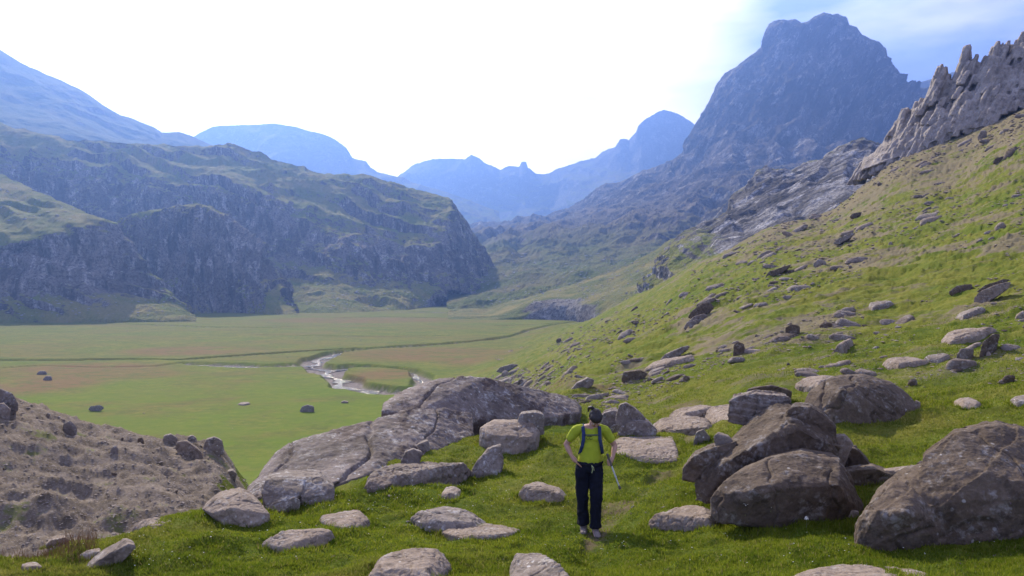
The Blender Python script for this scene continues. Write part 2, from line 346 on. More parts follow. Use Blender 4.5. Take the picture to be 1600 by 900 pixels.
pk = [(700,352,2500),(760,355,2450),(790,350,2400),(830,344,2350),(860,335,2300),(900,318,2300),(950,291,2250),(1010,268,2200),(1050,250,2150),(1065,240,2100),(1074,215,2100),(1083,196,2100),(1093,180,2100),(1105,160,2100),(1120,132,2100),(1132,116,2100),(1150,104,2100),(1158,97,2100),(1180,82,2100),(1190,72,2100),(1192,54,2100),(1200,39,2100),(1210,33,2100),(1222,31,2100),(1232,34,2100),(1238,32,2100),(1250,39,2100),(1262,33,2100),(1275,27,2100),(1285,21,2100),(1297,23,2100),(1307,22,2100),(1318,28,2100),(1325,40,2100),(1335,43,2100),(1345,55,2100),(1355,60,2100),(1372,67,2100),(1382,78,2100),(1385,92,2100),(1395,104,2100),(1405,121,2100),(1418,128,2100),(1430,134,2100),(1500,150,2100),(1650,180,2100)]
loft('rocky_peak', [pk,
     [(700,358,2200,.3),(860,342,2150,.3),(950,305,2000,.2),(1050,262,1960,.1),(1100,215,1940,.0),(1150,175,1920,-.1),(1230,110,1930,-.1),(1290,92,1940,.0),(1350,120,1940,.0),(1400,160,1900,.1),(1500,190,1900,.2),(1650,230,1900)],
     [(700,364,1900,.5),(860,352,1800,.5),(950,325,1750,.4),(1050,280,1700,.2),(1100,250,1680,.0),(1150,238,1660,.0),(1250,228,1640,.1),(1340,232,1640,.3),(1450,240,1640,.3),(1650,270,1640)],
     [(700,372,1450,.5),(860,362,1450,.5),(950,350,1350,.5),(1050,325,1300,.4),(1150,300,1250,.45),(1300,280,1250,.45),(1650,300,1250)],
     [(700,392,1120,.6),(760,388,1120,.7),(860,380,1120,.75),(950,372,1080,.65),(1050,360,1000,.5),(1150,340,950),(1650,330,950)],
     [(700,412,1000,.7),(760,405,1000,.7),(860,402,990,.6),(950,395,950,.6),(1050,385,900,.6),(1150,370,850),(1650,350,850)],
     [(700,445,860,.75),(760,440,850,.85),(860,432,820,.6),(950,418,780,.6),(1050,400,760),(1150,380,740),(1650,360,740)],
     [(700,478,760,.8),(760,482,700,.8),(860,478,680,.7),(950,460,650,.6),(1050,440,640),(1150,420,640),(1650,400,640)],
     [(700,500,700,.9),(860,500,600,.9),(1650,480,600)]],
     M_PEAK, ncol=1100, seg=85, amp=40, scale=140, ridge=.65, crest_keep=.12, o=7, aniso=(1, 1, .8), seed=11, crag=12, crags=34, g=.6, jag=.0030, terr=(46, -15, -.75), calm=6, ribs=[(R(-28), 60, 20, 6), (R(-40), 18, 9, 6)])
loft('right_ridge', [[(1380,160,3000),(1420,135,3000),(1440,128,3000),(1470,118,3000),(1520,102,3000),(1650,80,3000)], [(1380,220,2700),(1650,200,2700)], [(1380,330,2300),(1650,330,2300)]],
     M_FAR, ncol=160, seg=40, amp=20, scale=200, crest_keep=.1, seed=4)
hl = [(-900,60,950,.7),(-300,170,950,.7),(0,195,950,.7),(40,200,950,.7),(60,208,950,.7),(95,213,950),(120,219,950),(160,217,960),(185,222,970),(200,224,980),(260,226,1000),(300,226,1000),(330,229,1000),(345,226,1000),(357,223,1000),(385,232,1000),(410,238,1000),(425,247,1000),(450,255,1000),(475,258,1000),(479,262,1000),(490,268,1000),(520,272,1000),(538,271,1000),(580,274,1000),(600,282,1000),(650,295,1000),(680,302,1000),(700,310,980),(715,328,970),(728,342,960),(733,350,960),(746,372,950),(758,393,950),(772,418,940),(788,443,930),(803,461,925),(822,473,920)]
loft('left_hill', [hl,
     [(-900,120,900,1),(0,222,900,.9),(100,240,900,.7),(200,246,920,.9),(300,248,940,.95),(380,262,940,.9),(450,274,940,.9),(520,286,940,.6),(600,300,940,.6),(700,335,930,.5),(745,390,930,.4),(775,435,920,.5),(803,464,918,.5),(822,475,915,.5)],
     [(-900,230,870,.2),(0,285,860,.3),(100,300,860,.2),(200,292,860,.3),(300,286,860,.55),(350,276,860,.6),(420,290,850,.5),(480,325,850,.6),(540,345,850,.6),(600,362,850,.6),(630,375,850,.5),(700,370,870,.3),(745,410,900,.3),(775,446,905,.4),(803,467,910,.4),(822,477,910,.4)],
     [(-900,330,820,.2),(0,350,820,.3),(200,345,820,.2),(300,345,815,.2),(420,350,800,.1),(500,372,800,.2),(560,378,800,.2),(620,400,800,.1),(700,415,830,.1),(745,435,870,.4),(775,455,890,.5),(803,470,900,.6),(822,479,895,.6)],
     [(-900,430,740,.4),(0,430,740,.5),(200,430,740,.4),(400,430,740,.4),(500,440,740,.5),(560,447,740,.5),(620,450,760,.4),(700,452,800,.5),(745,458,850,.6),(775,464,870,.6),(803,474,880,.7),(822,481,870,.7)],
     [(-900,496,Y0(496),.8),(0,494,Y0(494),.8),(100,494,Y0(494),.8),(200,492,Y0(492),.8),(340,487,Y0(487),.7),(440,489,Y0(489),.8),(560,488,Y0(488),.8),(640,484,Y0(484),.8),(700,476,Y0(476),.8),(760,474,Y0(474),.8),(822,480,Y0(480),.8)]],
     M_HILL, ncol=1200, seg=90, amp=17, scale=70, ridge=.6, crest_keep=.2, o=7, aniso=(1, 1, .8), seed=14, crag=6, crags=15, jag=.003, terr=(21, -8, .32), ribs=[(R(25), 22, 6, 5)])
loft('middle_dome', [[(150,420,690),(165,365,690),(185,345,690,.8),(220,332,700,.8),(265,325,700,.8),(290,320,700,.9),(310,316,700,.9),(330,322,700,.6),(355,336,700,.5),(380,356,700,.4),(400,378,695,.4),(430,420,690,.4),(450,458,680,.5),(465,489,670)],
     [(150,430,682),(165,375,680),(185,352,680,.6),(220,340,685,.6),(265,333,685,.3),(310,326,685,.5),(355,345,685,.1),(400,385,682,.1),(430,425,680,.3),(450,462,676),(465,490,666)],
     [(150,465,650),(220,420,652,.1),(265,402,660,0),(310,396,662,-.1),(355,398,660,-.1),(400,420,662,.1),(430,445,664,.3),(450,470,660),(465,491,656)],
     [(150,500,600),(220,492,Y0(492),.8),(350,488.5,Y0(488.5),.7),(465,492,Y0(492),.8)]],
     M_HILL, ncol=420, seg=110, amp=5, scale=30, ridge=.5, crest_keep=.2, o=6, aniso=(2.2, 1.2, .35), back=70, backdrop=.5, seed=17, crag=3, crags=14, ribs=[(R(14), 9, 6, 9)])
loft('near_left_hill', [[(-900,150,680,1),(-300,210,690,1),(-100,245,695,1),(0,272,700,1),(30,284,690,1),(60,299,670,1),(100,316,640,1),(150,337,615,.9),(165,344,603,.8),(180,352,596,.5),(200,378,592,.4),(220,405,588,.4),(240,432,584,.4),(262,455,580,.5),(285,475,575,.6),(305,495,565,.8)],
     [(-900,300,540,1),(0,366,560,.9),(30,366,560,.9),(60,360,564,.8),(90,354,568,.8),(130,350,574,.7),(160,349,580,.6),(180,358,585,.3),(200,384,582,.3),(240,438,578,.3),(285,478,570,.6),(305,496,560,.8)],
     [(-900,360,530,.2),(0,400,545,.1),(40,392,548,.0),(90,395,552,-.1),(130,400,560,-.1),(180,415,565,.0),(240,455,568,.1),(285,482,562,.6),(305,498,552)],
     [(-900,440,515,.4),(0,452,525,.3),(60,450,528,.1),(130,452,535,.1),(180,460,542,.3),(240,474,548,.6),(305,500,535)],
     [(-900,500,500,.8),(0,497,510,.9),(150,497,510,.9),(305,502,520,.9)]],
     M_HILL, ncol=420, seg=100, amp=5.5, scale=34, ridge=.55, crest_keep=.15, o=7, back=120, backdrop=.25, seed=21, crag=3, crags=12, ribs=[(R(30), 11, 3, 5)], terr=(10, -3.5, .3))
loft('limestone_ridge', [[(900,540,430,1),(960,490,430,1),(1000,450,430,1),(1035,400,430,1),(1050,372,430,.6),(1080,354,440,.4),(1100,347,440,.2),(1120,340,445),(1138,326,450),(1142,302,450),(1165,291,455),(1180,266,455),(1195,259,460),(1215,262,460),(1240,262,460),(1265,252,460),(1285,247,460),(1295,236,460),(1310,229,460),(1325,219,460),(1345,215,465),(1360,218,465),(1375,226,465),(1400,235,465),(1480,250,470)],
     [(900,550,400,1),(960,500,400,1),(1000,460,400,1),(1050,392,400,.8),(1100,362,405,.5),(1150,335,410,.2),(1200,300,420,.1),(1265,272,425,.3),(1320,250,430,.2),(1375,245,430,.2),(1480,270,430)],
     [(900,560,370,1),(960,510,370,1),(1000,470,370,1),(1050,415,370,.9),(1100,385,365,.7),(1150,362,370,.2),(1200,335,375,.1),(1265,305,380,.1),(1320,285,385,.1),(1375,270,390),(1480,300,390)],
     [(900,570,300,1),(1000,500,300,.9),(1100,450,300,.9),(1150,420,300,.3),(1200,400,300,.2),(1320,350,310),(1480,350,320)]],
     M_LIME, ncol=520, seg=100, amp=5.5, scale=26, ridge=.7, crest_keep=.25, o=7, aniso=(.8, 1, 1.3), back=50, backdrop=.6, seed=24, crag=2.0, crags=9, jag=.005, ribs=[(R(60), 9, 1.4, 4)], terr=(6.5, -2.4, -.7))
loft('green_slope', [[(700,484,640,1),(760,481,630,1),(800,471,625,1),(850,455,620,1),(900,442,610,.9),(960,424,600,.9),(1010,398,600,.8),(1050,374,600,.7),(1100,352,600,.7),(1150,335,600),(1250,320,600),(1400,300,600)],
     [(700,489,600,1),(760,488,600,1),(800,480,585,.9),(835,467,575,.9),(870,462,570,1),(900,460,560,1),(960,448,550,1),(1010,430,540,1),(1050,415,530,.9),(1100,395,520),(1400,340,520)],
     [(700,494,580,1),(760,493,570,1),(800,486,560,.9),(835,472,556,.0),(870,470,550,-.2),(900,470,540,.1),(960,465,500,.9),(1010,455,480,1),(1100,430,470),(1400,380,470)],
     [(700,503,540,1),(760,500,545,1),(800,496,545,1),(835,493,545,.2),(870,492,540,.1),(900,490,525,.4),(960,490,470,1),(1400,430,430)]],
     M_SLOPE, ncol=520, seg=80, amp=4.5, scale=38, ridge=.5, crest_keep=.3, o=7, back=120, backdrop=.3, seed=27, crag=1.5, crags=9)

# ---------------------------------------------------------------- near ground: knoll, gully, scree bank, hillside, valley floor
cols = {
 -1400: [(8,-2.8),(12,-3.6),(18,-2.6),(22,-1.8),(30,-4),(60,-14),(90,-24),(120,-30),(400,-30)],
 -400: [(8,-2.9),(9,-3.2),(11,-4.5),(14,-4.6),(20,-2.3),(26,-4),(60,-16),(90,-25),(120,-30),(400,-30)],
 0: [(8,-2.99),(8.6,-3.05),(10,-4.3),(12,-5.0),(14.5,-5.0),(22,-3.2),(24,-3.5),(30,-6),(60,-17),(90,-26),(120,-30),(400,-30)],
 120: [(8,-3.02),(9.3,-3.1),(10.6,-4.2),(12.5,-5.0),(15,-5.0),(23,-4.0),(25,-4.4),(30,-6.3),(60,-17),(90,-26),(120,-30),(400,-30)],
 250: [(8,-2.98),(10.4,-3.15),(11.8,-4.1),(13.5,-5.1),(15.5,-5.05),(20,-4.6),(25,-5.1),(27,-5.6),(35,-9),(60,-17),(90,-26),(120,-30),(400,-30)],
 340: [(8,-2.97),(11.2,-3.22),(12.5,-4.3),(14.5,-5.6),(17,-5.4),(21,-4.95),(25,-5.2),(27,-6.0),(35,-9.5),(60,-18),(90,-26),(120,-30),(400,-30)],
 395: [(8,-2.96),(11.5,-3.24),(13,-4.4),(15,-6.1),(19,-6.1),(24,-6.5),(30,-8.6),(60,-18),(90,-26),(120,-30),(400,-30)],
 460: [(8,-2.95),(11.5,-3.25),(13.5,-3.75),(16,-5.0),(25,-9),(60,-19),(90,-27),(120,-30),(400,-30)],
 600: [(8,-2.92),(10,-3.2),(12.5,-3.3),(15,-3.45),(17,-3.9),(20,-5.0),(30,-10),(60,-19),(90,-27),(120,-30),(400,-30)],
 720: [(8,-2.93),(10.4,-3.35),(14,-3.45),(17,-3.55),(20,-4.1),(24,-5.2),(30,-7),(60,-15),(120,-23),(200,-28.5),(240,-30),(400,-30)],
 800: [(7.8,-2.92),(10.4,-3.38),(14,-3.46),(18,-3.6),(21,-3.75),(25,-4.4),(30,-5.2),(60,-10.6),(120,-17.6),(160,-20.4),(230,-25),(320,-30),(500,-30)],
 900: [(7.8,-2.92),(10.4,-3.38),(14,-3.42),(18,-3.55),(23,-3.85),(35,-5.0),(60,-7.2),(110,-10.5),(200,-15.1),(330,-21),(520,-30)],
 1000: [(7.7,-2.88),(10.2,-3.28),(15,-3.4),(22,-3.8),(35,-4.7),(60,-5.7),(130,-7.2),(300,-6),(360,-14),(520,-30)],
 1100: [(7.6,-2.84),(10,-3.1),(13,-3.2),(17,-3.35),(20.5,-3.43),(27,-3.65),(42,-4.0),(66,-3.7),(110,-1.8),(230,4.6),(300,-4),(520,-30)],
 1200: [(7.6,-2.84),(9.8,-2.96),(13.5,-2.92),(17.5,-2.93),(22,-2.98),(32,-3.05),(48,-2.7),(75,-1.2),(120,2.9),(190,11.3),(240,6),(400,-25),(520,-30)],
 1300: [(7.5,-2.78),(9.6,-2.86),(13,-2.75),(16.5,-2.75),(20,-2.7),(30,-2.75),(44,-2.2),(65,-.7),(95,2.2),(130,6.6),(175,14.2),(220,11),(400,-20),(520,-30)],
 1400: [(7.3,-2.73),(9.5,-2.8),(12.5,-2.69),(16,-2.67),(19.5,-2.64),(27,-2.58),(38,-2.1),(54,-.86),(76,1.8),(105,6.7),(135,14),(170,25.5),(220,22),(400,-15),(520,-30)],
 1500: [(7.1,-2.65),(9.2,-2.65),(12,-2.5),(17.5,-2.5),(24,-2.35),(33,-1.9),(54,.3),(80,4.6),(110,10.8),(135,17.5),(162,29),(210,27),(400,-5),(600,-30)],
 1600: [(6.9,-2.58),(8.8,-2.5),(11.5,-2.4),(17,-2.3),(22,-2.1),(30,-1.67),(54,1.3),(90,9.3),(135,24.7),(155,33),(200,32),(400,5),(650,-30)],
 2000: [(6.2,-2.3),(7.8,-2.2),(10,-2.1),(14,-1.9),(20,-1.1),(32,.8),(55,5.7),(85,15.6),(115,30),(150,45),(200,48),(400,20),(700,-30)],
 3200: [(6,-1.8),(10,-1.0),(20,1.5),(32,5),(55,11),(85,22),(115,36),(150,50),(200,54),(400,20),(700,-30)],
}
ND = 1250; Dg = np.exp(np.linspace(math.log(1.2), math.log(1250), ND))
pxk = sorted(cols); Z = np.zeros((ND, len(pxk)))
for j, k in enumerate(pxk):
    c = [(1.0, -1.68), (3.0, -1.95)] + cols[k] + [(1300, -30)]
    c = np.array([p for p in c]); Z[:, j] = np.interp(np.log(Dg), np.log(c[:, 0]), c[:, 1])
ker = np.exp(-np.linspace(-2, 2, 29)**2); ker /= ker.sum()
Z = np.apply_along_axis(lambda a: np.convolve(np.pad(a, 14, 'edge'), ker, 'valid'), 0, Z)
PXg = np.concatenate([np.linspace(-1400, -80, 70, endpoint=False), np.linspace(-80, 1680, 1050), np.linspace(1700, 3200, 70)])
H = np.stack([np.interp(PXg, pxk, Z[i]) for i in range(ND)])
kr2 = np.exp(-np.linspace(-2, 2, 41)**2); kr2 /= kr2.sum()
core = slice(70, 1120); Hc = np.apply_along_axis(lambda a: np.convolve(np.pad(a, 20, 'edge'), kr2, 'valid'), 1, H); H = Hc
XX = (PXg[None, :]-CX)/F*Dg[:, None]; YY = np.repeat(Dg[:, None], len(PXg), 1); PP = np.repeat(PXg[None, :], ND, 0)
hi_ = sstep(-29.6, -27, H)
# scree bank mask (real bare ground), in plan
bx = np.array([-1400, 0, 120, 250, 340, 385, 400]); b0 = np.array([9.0, 9.6, 10.4, 11.6, 12.3, 13.5, 20]); b1 = np.array([30, 27, 27, 27.5, 27.5, 24, 20])
lo_ = np.interp(PP, bx, b0); hi2 = np.interp(PP, bx, b1)
scree = np.clip(np.minimum((YY-lo_)/.8, (hi2-YY)/2.5), 0, 1)*sstep(408, 345, PP+55*fbm2(XX, YY, 2.5, 4, .6, False, 6))
amp = np.clip(YY/10, .6, 6)
ns = .20*amp**.5*fbm2(XX, YY, 3.2, 4) + .12*sstep(5, 7, YY)*fbm2(XX, YY, .95, 4, .5, True) + .9*sstep(30, 120, YY)*fbm2(XX, YY, 26, 5)
ter = fbm2(XX*.32+YY*.1, YY+H*1.5, 1.5, 4, .55, True, 4.0)*.11*np.clip((YY-9)/14, .25, 4)*np.where(XX > 0, 1, .5)
H = H + (ns + ter)*hi_*np.where(YY < 5, .3, 1)
H = H + scree*(.22*fbm2(XX, YY, 2.1, 6, .55, True, 1.0) + .10*fbm2(XX, YY, .35, 4, .6))
H = H + (1-hi_)*(.10*fbm2(XX, YY, 14, 4))
# streams of the valley floor
def pxy(px, py, z=-30.0):
    D = -z*F/(py-HY); return ((px-CX)/F*D, D)
stream_lines = [
 ([(905,504),(880,508),(855,514),(830,519),(800,525),(760,531),(700,536.5),(640,540),(590,543),(555,546),(525,549),(503,556),(494,562),(486,568)], [7,7,8,8,6,5,5,6,6,9,10,9,7,7], 1.5),
 ([(560,543.5),(500,547),(440,551),(380,555),(320,559),(280,562),(200,561),(120,562),(0,562),(-200,566)], [2.8,3.6,3.6,4,4,4,3.6,3.2,3.2,3], 2.0),
 ([(486,568),(455,570),(400,571.5),(350,569.5),(310,568),(285,566)], [8,9,8,7,6,3], 1.1),
 ([(486,568),(505,572),(518,580),(528,590),(548,600),(580,608),(615,613),(650,612),(690,622)], [6,7,9,11,13,15,17,17,16], 1.8),
 ([(515,574),(545,571),(580,571.5),(615,574),(645,578),(660,588),(655,602)], [6,6,4,4,4,5,6], 1.6),
 ([(620,487.5),(680,488),(740,489),(800,491),(840,491)], [10,12,12,9,5], 1.2),
 ([(905,503),(860,507),(820,508),(775,509)], [6,6,4,2], 1.3),
 ([(-200,512),(0,509),(120,506),(230,507),(330,511),(420,512),(470,509)], [3,4,5,5,4,3,1], 1.2),
 ([(520,497),(600,495),(690,497),(780,499),(850,497)], [2,4,5,4,2], 1.3),
 ([(285,566),(240,572),(150,574),(60,571),(0,575)], [2.6,2.4,2,1.8,1.4], 1.0),
 ([(390,523),(450,524),(500,525),(600,526),(700,524)], [1.6,2.5,2.2,1.6,1.2], .9)]
gravel = np.zeros_like(H); sel = np.where((YY > 120) & (YY < 800) & (PP > -400) & (PP < 1000))
sx, sy = XX[sel], YY[sel]; wob = 2.2*fbm2(sx, sy, 13, 4); best = np.zeros(len(sx)); gbest = np.zeros(len(sx)); stream_w = []
for pts, ws, dep in stream_lines:
    q = [pxy(*p) for p in pts]; stream_w.append((q, ws, dep))
    for i in range(len(q)-1):
        ax, ay = q[i]; cx_, cy_ = q[i+1]; dx, dy = cx_-ax, cy_-ay; L = dx*dx+dy*dy
        t = np.clip(((sx-ax)*dx+(sy-ay)*dy)/L, 0, 1); d = np.hypot(sx-ax-t*dx, sy-ay-t*dy); w = (ws[i]+(ws[i+1]-ws[i])*t)*.66
        w = w*(.35+.65*sstep(-.5, .25, fbm2(sx, sy, 24, 3, .5, False, dep)))+.3; e = w + wob*np.minimum(1, w/5) - d
        best = np.maximum(best, dep*sstep(-.6, .9, e)); gbest = np.maximum(gbest, sstep(.2, 1.4, e))
flatm = 1-hi_[sel]
H[sel] -= best*flatm; gravel[sel] = gbest*flatm
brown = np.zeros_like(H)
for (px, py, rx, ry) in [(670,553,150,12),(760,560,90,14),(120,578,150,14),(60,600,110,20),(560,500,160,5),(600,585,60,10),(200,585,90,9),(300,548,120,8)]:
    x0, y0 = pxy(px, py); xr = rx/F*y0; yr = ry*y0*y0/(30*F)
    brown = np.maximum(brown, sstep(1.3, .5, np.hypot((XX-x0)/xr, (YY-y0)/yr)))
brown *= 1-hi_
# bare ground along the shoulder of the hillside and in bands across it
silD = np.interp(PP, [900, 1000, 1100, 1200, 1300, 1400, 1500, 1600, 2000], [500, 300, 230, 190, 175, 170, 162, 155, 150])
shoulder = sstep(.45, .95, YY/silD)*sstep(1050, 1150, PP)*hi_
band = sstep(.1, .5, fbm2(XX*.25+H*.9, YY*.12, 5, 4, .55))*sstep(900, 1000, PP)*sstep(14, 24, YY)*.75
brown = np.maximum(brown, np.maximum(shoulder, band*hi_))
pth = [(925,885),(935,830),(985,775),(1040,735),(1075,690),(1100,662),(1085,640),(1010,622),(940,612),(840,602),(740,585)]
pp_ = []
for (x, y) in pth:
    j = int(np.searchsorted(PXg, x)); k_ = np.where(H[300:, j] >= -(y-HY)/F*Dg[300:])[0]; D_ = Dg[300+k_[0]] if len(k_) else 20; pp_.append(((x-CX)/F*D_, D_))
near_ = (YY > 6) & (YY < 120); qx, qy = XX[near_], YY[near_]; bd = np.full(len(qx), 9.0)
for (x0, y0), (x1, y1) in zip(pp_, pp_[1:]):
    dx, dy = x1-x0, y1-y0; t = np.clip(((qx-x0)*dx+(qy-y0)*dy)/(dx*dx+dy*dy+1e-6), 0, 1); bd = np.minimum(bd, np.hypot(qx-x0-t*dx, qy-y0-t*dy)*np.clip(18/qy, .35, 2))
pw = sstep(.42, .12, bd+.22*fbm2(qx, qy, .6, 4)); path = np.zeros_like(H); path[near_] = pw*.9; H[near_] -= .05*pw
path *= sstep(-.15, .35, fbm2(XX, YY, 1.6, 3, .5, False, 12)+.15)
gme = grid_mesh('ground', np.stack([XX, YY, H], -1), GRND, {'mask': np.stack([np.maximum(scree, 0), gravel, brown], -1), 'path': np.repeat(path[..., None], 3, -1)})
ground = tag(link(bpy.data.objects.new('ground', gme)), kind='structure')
# the wider land below and round everything
tm = NT('wide_land'); c_, *_ = grass_cols(tm, tm.P, .3); tm.bsdf(c_, .95, .05)
wide = link(bpy.data.objects.new('terrain', tri_mesh('terrain', [(-6500, -400, -37), (6500, -400, -37), (6500, 5600, -37), (-6500, 5600, -37)], [(0, 1, 2, 3)], tm.m)))
tag(wide, kind='structure')
lDg = np.log(Dg)
def gz(px, D):
    i = np.clip((math.log(D)-lDg[0])/(lDg[1]-lDg[0]), 0, ND-1.001); i0 = int(i); f = i-i0
    a = np.interp(px, PXg, H[i0]); b = np.interp(px, PXg, H[i0+1]); return a+(b-a)*f
def hit(px, py, dmin=4):
    i0 = int((math.log(dmin)-lDg[0])/(lDg[1]-lDg[0])); j = int(np.searchsorted(PXg, px)); j = min(j, len(PXg)-1)
    col = H[:, j]; ray = -(py-HY)/F*Dg; k = np.where((col >= ray) & (np.arange(ND) >= i0))[0]
    if not len(k): return None
    D = Dg[k[0]]; return Vector(((px-CX)/F*D, D, gz(px, D)))
def gzxy(x, y): return gz(CX+F*x/y, y)
# water in the channels
wm = NT('stream_water')
wv = wm.math('ADD', wm.noise(.9, 5, .7, sc3=(1, .6, 1)), wm.math('MULTIPLY', wm.noise(3.5, 4, .7), .6))
wm.bsdf((.035, .035, .035), .16, .6, wm.bump(wv, 1.0, .5))
WATER = wm.m
wi = 0
for (q, ws, dep) in (stream_w[0], stream_w[2], stream_w[3], stream_w[4], stream_w[5]):
    V = []; Fc = []
    pts = []
    for i in range(len(q)-1):
        for t in np.linspace(0, 1, 12, endpoint=False): pts.append((q[i][0]+(q[i+1][0]-q[i][0])*t, q[i][1]+(q[i+1][1]-q[i][1])*t, ws[i]+(ws[i+1]-ws[i])*t))
    pts = np.array(pts); k5 = np.ones(7)/7
    for c in range(3): pts[:, c] = np.convolve(np.pad(pts[:, c], 3, 'edge'), k5, 'valid')
    for i, (x, y, w) in enumerate(pts):
        a = pts[min(i+1, len(pts)-1)]-pts[max(i-1, 0)]; nn = np.array((-a[1], a[0]))/(np.hypot(a[0], a[1])+1e-6)
        wob_ = w*(.17+.10*math.sin(i*.55+wi)+.06*math.sin(i*1.3)); of = w*.18*math.sin(i*.31+wi*2)
        for sgn in (-1, 1): V.append((x+nn[0]*(of+sgn*wob_), y+nn[1]*(of+sgn*wob_), -30-dep+.16+.01*wi))
        if i: Fc.append((2*i-2, 2*i-1, 2*i+1, 2*i))
    wi += 1
    tag(link(bpy.data.objects.new('water', tri_mesh('water', V, Fc, WATER))), kind='structure')
# ---------------------------------------------------------------- rocks
DG = bpy.context.evaluated_depsgraph_get()
def cast(px, py):
    v = Vector(((px-CX)/F, 1, -(py-HY)/F)); v.normalize()
    ok, loc, nrm, idx, ob, mt = SC.ray_cast(DG, Vector((0, 0, 0)), v, distance=9000)
    return (loc.copy(), nrm.copy(), ob) if ok else (None, None, None)
def remesh(bm, voxel, smooth=0):
    me = bpy.data.meshes.new('tmp'); bm.to_mesh(me); bm.free()
    o = bpy.data.objects.new('tmp', me); SC.collection.objects.link(o)
    m = o.modifiers.new('r', 'REMESH'); m.mode = 'VOXEL'; m.voxel_size = voxel; m.use_smooth_shade = True
    if smooth:
        s = o.modifiers.new('s', 'SMOOTH'); s.factor = .5; s.iterations = smooth
    dg = bpy.context.evaluated_depsgraph_get(); r = bpy.data.meshes.new_from_object(o.evaluated_get(dg))
    bpy.data.objects.remove(o); bpy.data.meshes.remove(me); return r
def get_vn(me):
    n = len(me.vertices); v = np.empty(n*3, np.float32); me.vertices.foreach_get('co', v)
    q = np.empty(n*3, np.float32); me.vertex_normals.foreach_get('vector', q); return v.reshape(-1, 3).astype(float), q.reshape(-1, 3).astype(float)
def hull_into(bm, pts):
    vs = [bm.verts.new(p) for p in pts]
    r = bmesh.ops.convex_hull(bm, input=vs)
    junk = [g for g in r['geom_interior'] if isinstance(g, bmesh.types.BMVert)] + [g for g in r['geom_unused'] if isinstance(g, bmesh.types.BMVert)]
    bmesh.ops.delete(bm, geom=list(set(junk)), context='VERTS')
def roughen(me, size, k=1.0, strata=None, off=0.0):
    v, n = get_vn(me)
    # broad dents and chipped facets, then pitting
    r = np.random.default_rng(int(off*100)+1); ext = v.max(0)-v.min(0); cen = v.mean(0)
    for i in range(10 if size > .8 else 16):                       # broken planes
        a = r.normal(size=3); a[2] = abs(a[2])*.8+.1*a[2]; a /= np.linalg.norm(a); s = (v-cen)@a; top = np.percentile(s, 99.8); cut = top-r.uniform(.0, .011)*np.dot(np.abs(a), ext)
        over = np.maximum(0, s-cut); v = v-a*(over*.93)[:, None]
    me.vertices.foreach_set('co', v.astype(np.float32).reshape(-1)); me.update(); v, n = get_vn(me)
    cr = np.abs(fbm3(v, size*.5, 3, .5, False, off+8)); d0 = -.03*np.exp(-(cr/.035)**2)      # cracks
    d = size*(.020*fbm3(v, size*.42, 3, .5, False, off) + .020*(fbm3(v, size*.20, 5, .6, True, off+3)-.3) + .010*fbm3(v, size*.05, 4, .65, False, off+5) + d0)
    if strata is not None:
        ax = np.array(strata[:3]); ax = ax/np.linalg.norm(ax); h = v@ax
        lay = h/(size*strata[3]) + .5*fbm3(v, size*.5, 3, .5, False, off)
        fr = lay-np.floor(lay); d = d + size*strata[4]*(np.minimum(fr, .75)/.75 - .5)*1.0 - size*strata[4]*1.2*(fr > .86)
    v = v + n*(d*k)[:, None]; me.vertices.foreach_set('co', v.astype(np.float32).reshape(-1)); me.update()
RK_BROWN = rock_mat('brown_boulder', (.085, .060, .040), (.142, .104, .073), (.215, .168, .128), 1.0, .35)
RK_PALE = rock_mat('pale_rock', (.20, .15, .112), (.31, .245, .19), (.43, .36, .30), 1.2, .55)
RK_GREY = rock_mat('grey_lichen_rock', (.165, .132, .108), (.26, .215, .18), (.36, .31, .27), 1.1, .8)
RK_PURP = rock_mat('grey_slab_rock', (.13, .10, .085), (.235, .19, .165), (.34, .29, .26), .8, .8, strata=(.7, (1.6, .6, .5), (0, -.6, 0)), stain=(.060, .038, .032))
RK_LAY = rock_mat('layered_rock', (.16, .12, .095), (.25, .20, .16), (.36, .32, .28), 1.0, .5, strata=(1.6, (.4, .4, 4.0), (.0, .35, .0)))
